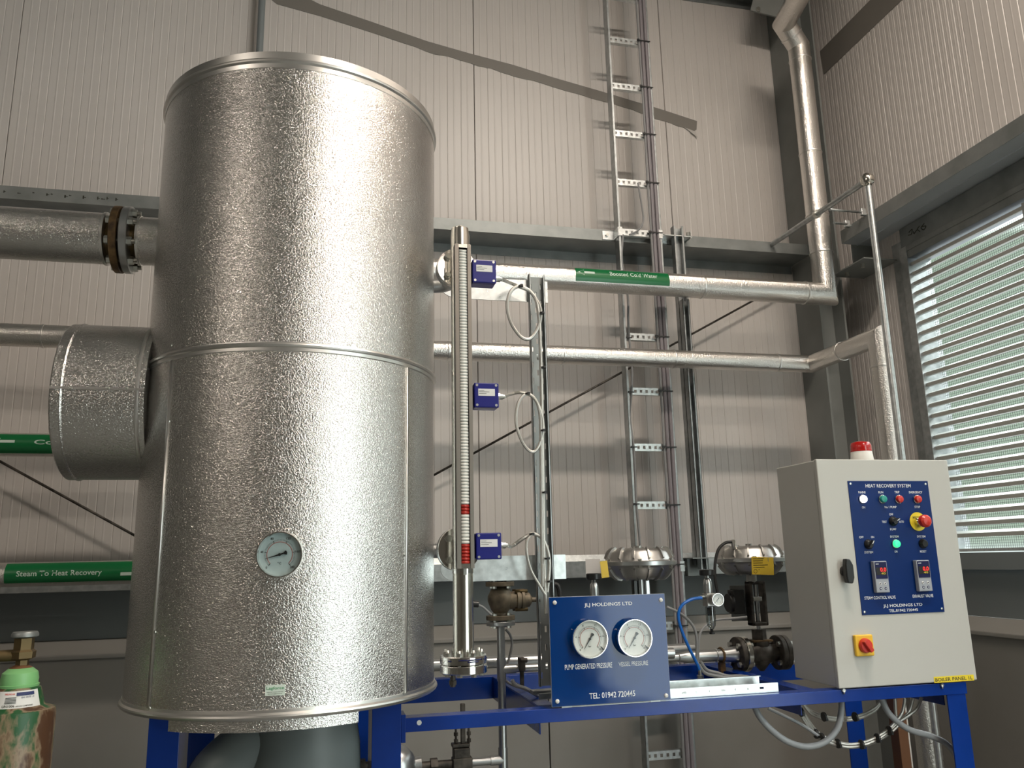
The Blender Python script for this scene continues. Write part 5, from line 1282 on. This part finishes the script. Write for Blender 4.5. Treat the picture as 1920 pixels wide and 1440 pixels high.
# grey cables
cable('grey_lead', 'grey cable arching from behind the gauge plate down to the skid', pp([(1250, 1138), (1275, 1150), (1297, 1170), (1306, 1195), (1307, 1240), (1320, 1256)], 2.75), .005, 'grey_cable')
cable('grey_lead', 'grey-brown cable from the positioner curving down to the skid', pp([(1400, 1157), (1370, 1160), (1340, 1163), (1318, 1178), (1310, 1200), (1309, 1240)], 2.75), .0045, 'grey_cable')
cable('grey_lead', 'pair of grey cables lying over the skid towards the cabinet, upper one', pp([(1313, 1240), (1325, 1256), (1345, 1262), (1365, 1268), (1390, 1268), (1420, 1272)], 2.70), .006, 'grey_cable')
cable('grey_lead', 'pair of grey cables lying over the skid towards the cabinet, lower one', pp([(1310, 1246), (1322, 1262), (1345, 1268), (1370, 1272), (1395, 1272), (1425, 1277)], 2.68), .006, 'grey_cable')

# ------------------------------------------------------------------ HOSES UNDER THE SKID
YH = 2.42
cable('conduit', 'thick grey conduit sagging in a deep loop below the cabinet', pp([(1412, 1318), (1425, 1345), (1450, 1372), (1480, 1392), (1515, 1400), (1548, 1390), (1570, 1365), (1577, 1335), (1578, 1310)], YH-.03), .0095, 'grey_hose', 'conduit', n=14)
cable('conduit', 'thick grey conduit sweeping down to the right leg of the skid', pp([(1652, 1308), (1665, 1335), (1685, 1355), (1710, 1370), (1745, 1380), (1775, 1395), (1795, 1420), (1808, 1450)], YH-.03), .0095, 'grey_hose', 'conduit', n=14)
cable('thin_conduit', 'thin pale conduit running down to meet the bundle below the cabinet', pp([(1440, 1328), (1470, 1342), (1505, 1360), (1535, 1380)], YH), .005, 'grey_hose', 'conduit')
bl = [(1495, 1318), (1508, 1345), (1530, 1375), (1560, 1391), (1595, 1398), (1630, 1391), (1660, 1375), (1682, 1355)]
ends = [[(1692, 1335), (1697, 1310)], [(1704, 1335), (1712, 1310)], [(1716, 1332), (1728, 1308)], [(1680, 1340), (1678, 1310)]]
labs = ['first braided cable of the bundle hanging below the cabinet', 'second braided cable of the hanging bundle, ending further right', 'third braided cable of the hanging bundle, ending farthest right', 'braided cable on the back of the hanging bundle, ending farthest left']
for i in range(4):
    dx, dy = (i % 2)*5-2, (i//2)*5-2
    cable('braided_cable', labs[i], pp([(x+dx, y+dy) for x, y in bl]+ends[i], YH+.02+.008*(i % 2)), .0052, 'braid')
for i in range(2):
    cable('braided_cable', ['upper braided cable of the shallow loop left of the deep one', 'lower braided cable of the shallow loop left of the deep one'][i], pp([(1505, 1318), (1520, 1333+i*4), (1545, 1343+i*4), (1575, 1347+i*4), (1610, 1342+i*5), (1640, 1328+i*5), (1655, 1310)], YH+.05), .005, 'braid')
tz_ = None
for i, (x, y) in enumerate(((1502, 1335), (1530, 1376), (1541, 1383), (1571, 1394), (1615, 1396), (1645, 1384), (1667, 1370), (1545, 1344), (1603, 1344))):
    q = P(x, y, YH+.012)
    if tz_ is None:
        mb = MB(); mb.lathe(q-Vector((.003, 0, 0)), (1, 0, 0), [(.014, 0), (.0145, .001), (.0145, .005), (.014, .006)], n=14).box(q+Vector((0, -.014, -.006)), (.007, .006, .008)); tz_ = tag(obj('cable_tie', mb, 'black'), 'black cable tie round the braided bundle below the cabinet', 'cable tie', 'black cable ties on the hanging bundle'); q0 = q
    else: c = tz_.copy(); COL.objects.link(c); c.location = q-q0; c['label'] = 'black cable tie on the braided bundle below the cabinet, '+ORD[i]+' along from the left' if i < 7 else 'black cable tie on the shallow braided loop below the cabinet, '+('left one' if i == 7 else 'right one')
YPst = 2.9
a = P(1672, 1310, YPst); 
tag(obj('timber_post', MB().bb((P(1688, 1400, YPst).x, YPst, 0), (P(1706, 1400, YPst).x, YPst+.05, P(1680, 1305, YPst).z)), 'wood', bevel=.002), 'brown timber upright behind the hanging cable bundle', 'post')
tag(obj('white_pipe', MB().cyl((P(1717, 1400, YPst).x, YPst+.05, 0), (P(1717, 1400, YPst).x, YPst+.05, P(1700, 1305, YPst).z), .014, n=16), 'white_plastic'), 'white plastic pipe upright beside the timber', 'pipe')

# ------------------------------------------------------------------ GAS CYLINDER
YGc = 2.15
gx = P(24, 1400, YGc).x; rG = abs(P(97, 1400, YGc).x-gx)
zS = P(96, 1335, YGc).z; zR0 = P(60, 1290, YGc).z; zR1 = P(60, 1257, YGc).z
gcx = thing('gas_cylinder', 'green gas cylinder with scuffed rusty paint at the bottom left', 'gas cylinder', (gx, YGc, 0))
zE = lambda x, y: P(x, y, YGc).z
zl0, zl1 = zE(82, 1319), zE(76, 1289)
rl0, rl1 = (P(82, 1319, YGc).x-gx), (P(76, 1289, YGc).x-gx)
rcl = P(72, 1275, YGc).x-gx; zc0, zc1 = zE(73, 1286), zE(70, 1259)
obj('body', MB().lathe((gx, YGc, .002), (0, 0, 1), [(rG*.9, 0), (rG, .02), (rG, zS-.004), (rG*.975, zS+.008), (rl0+.002, zl0-.003), (rl0, zl0), (rl1, zl1), (rcl*.9, zl1+.005)], n=48), 'bottle', gcx)
obj('collar', MB().lathe((gx, YGc, zc0), (0, 0, 1), [(rcl*.9, 0), (rcl+.001, 0), (rcl+.002, .006), (rcl-.001, .007), (rcl-.0005, .018), (rcl-.003, zc1-zc0), (rcl*.62, zc1-zc0+.010), (rcl*.4, zc1-zc0+.011)], n=48), 'bottle_green', gcx)
mb = MB(); rr = []
def fG(a_, z_, off=.001):
    t_ = max(0, min(1, (z_-zl0)/(zl1-zl0))); r_ = rl0+(rl1-rl0)*t_
    return Vector((gx, YGc, 0))+Vector((math.sin(a_), -math.cos(a_), 0))*(r_+off)+Vector((0, 0, z_))
for i in range(17):
    a_ = R(-80+150*i/16); rr.append([fG(a_, zl0, .0005), fG(a_, zl0, .0015), fG(a_, zl1, .0015), fG(a_, zl1, .0005)])
mb.rings(rr); lbg = obj('paper_label', mb, 'card', gcx)
hG = zl1-zl0
def lG(s_, a0_, a1_, v0_, v1_, m_='ink'): lettering(s_, a0_, zl0+hG*v0_, a1_, zl0+hG*v1_, lambda u, v: fG(R(u), v, .0022), m_, lbg)
lG('UN1006', -14, 12, .08, .22); lG('ARGON COMPRESSED', 14, 50, .08, .16); lG('ISO 14175 - I1', 25, 55, .56, .66, 'navy_ink')
mb = MB()
for k in range(8):
    pass
rr = [[fG(R(14+4.2*i), zl0+hG*.72, .0020), fG(R(14+4.2*i), zl0+hG*.72, .0026), fG(R(14+4.2*i), zl0+hG*.92, .0026), fG(R(14+4.2*i), zl0+hG*.92, .0020)] for i in range(11)]
mb.rings(rr); obj('print_block', mb, 'navy_ink', lbg)
mb = MB()
for k in range(5):
    z_ = zl0+hG*(.62-.08*k); rr = [[fG(R(-10+4*i), z_, .002), fG(R(-10+4*i), z_, .0025), fG(R(-10+4*i), z_+hG*.03, .0025), fG(R(-10+4*i), z_+hG*.03, .002)] for i in range(7)]; mb.rings(rr)
obj('fine_print', mb, 'ink', lbg)
lG('SHIELDING GAS', -14, 10, .80, .90, 'red')
zN = P(24, 1252, YGc).z; zN2 = P(26, 1185, YGc).z; hN = zN2-zN
obj('neck_ring', MB().lathe((gx, YGc, zN-.012), (0, 0, 1), [(rcl*.62, 0), (rcl*.60, .012), (rcl*.3, .018)], n=32), 'wood', gcx)
obj('valve', MB().lathe((gx+.002, YGc, zN), (0, 0, 1), [(.014, 0), (.014, hN*.2), (.026, hN*.26), (.027, hN*.44), (.021, hN*.50), (.021, hN*.82)], n=6).cyl((gx, YGc, zN+hN*.35), (gx-.05, YGc-.01, zN+hN*.35), .013, n=14), 'brass', gcx)
obj('valve_cap', MB().lathe((gx+.002, YGc, zN+hN*.84), (0, 0, 1), [(.024, 0), (.028, .002), (.028, hN*.10), (.025, hN*.16)], n=28), 'galv_dk', gcx)
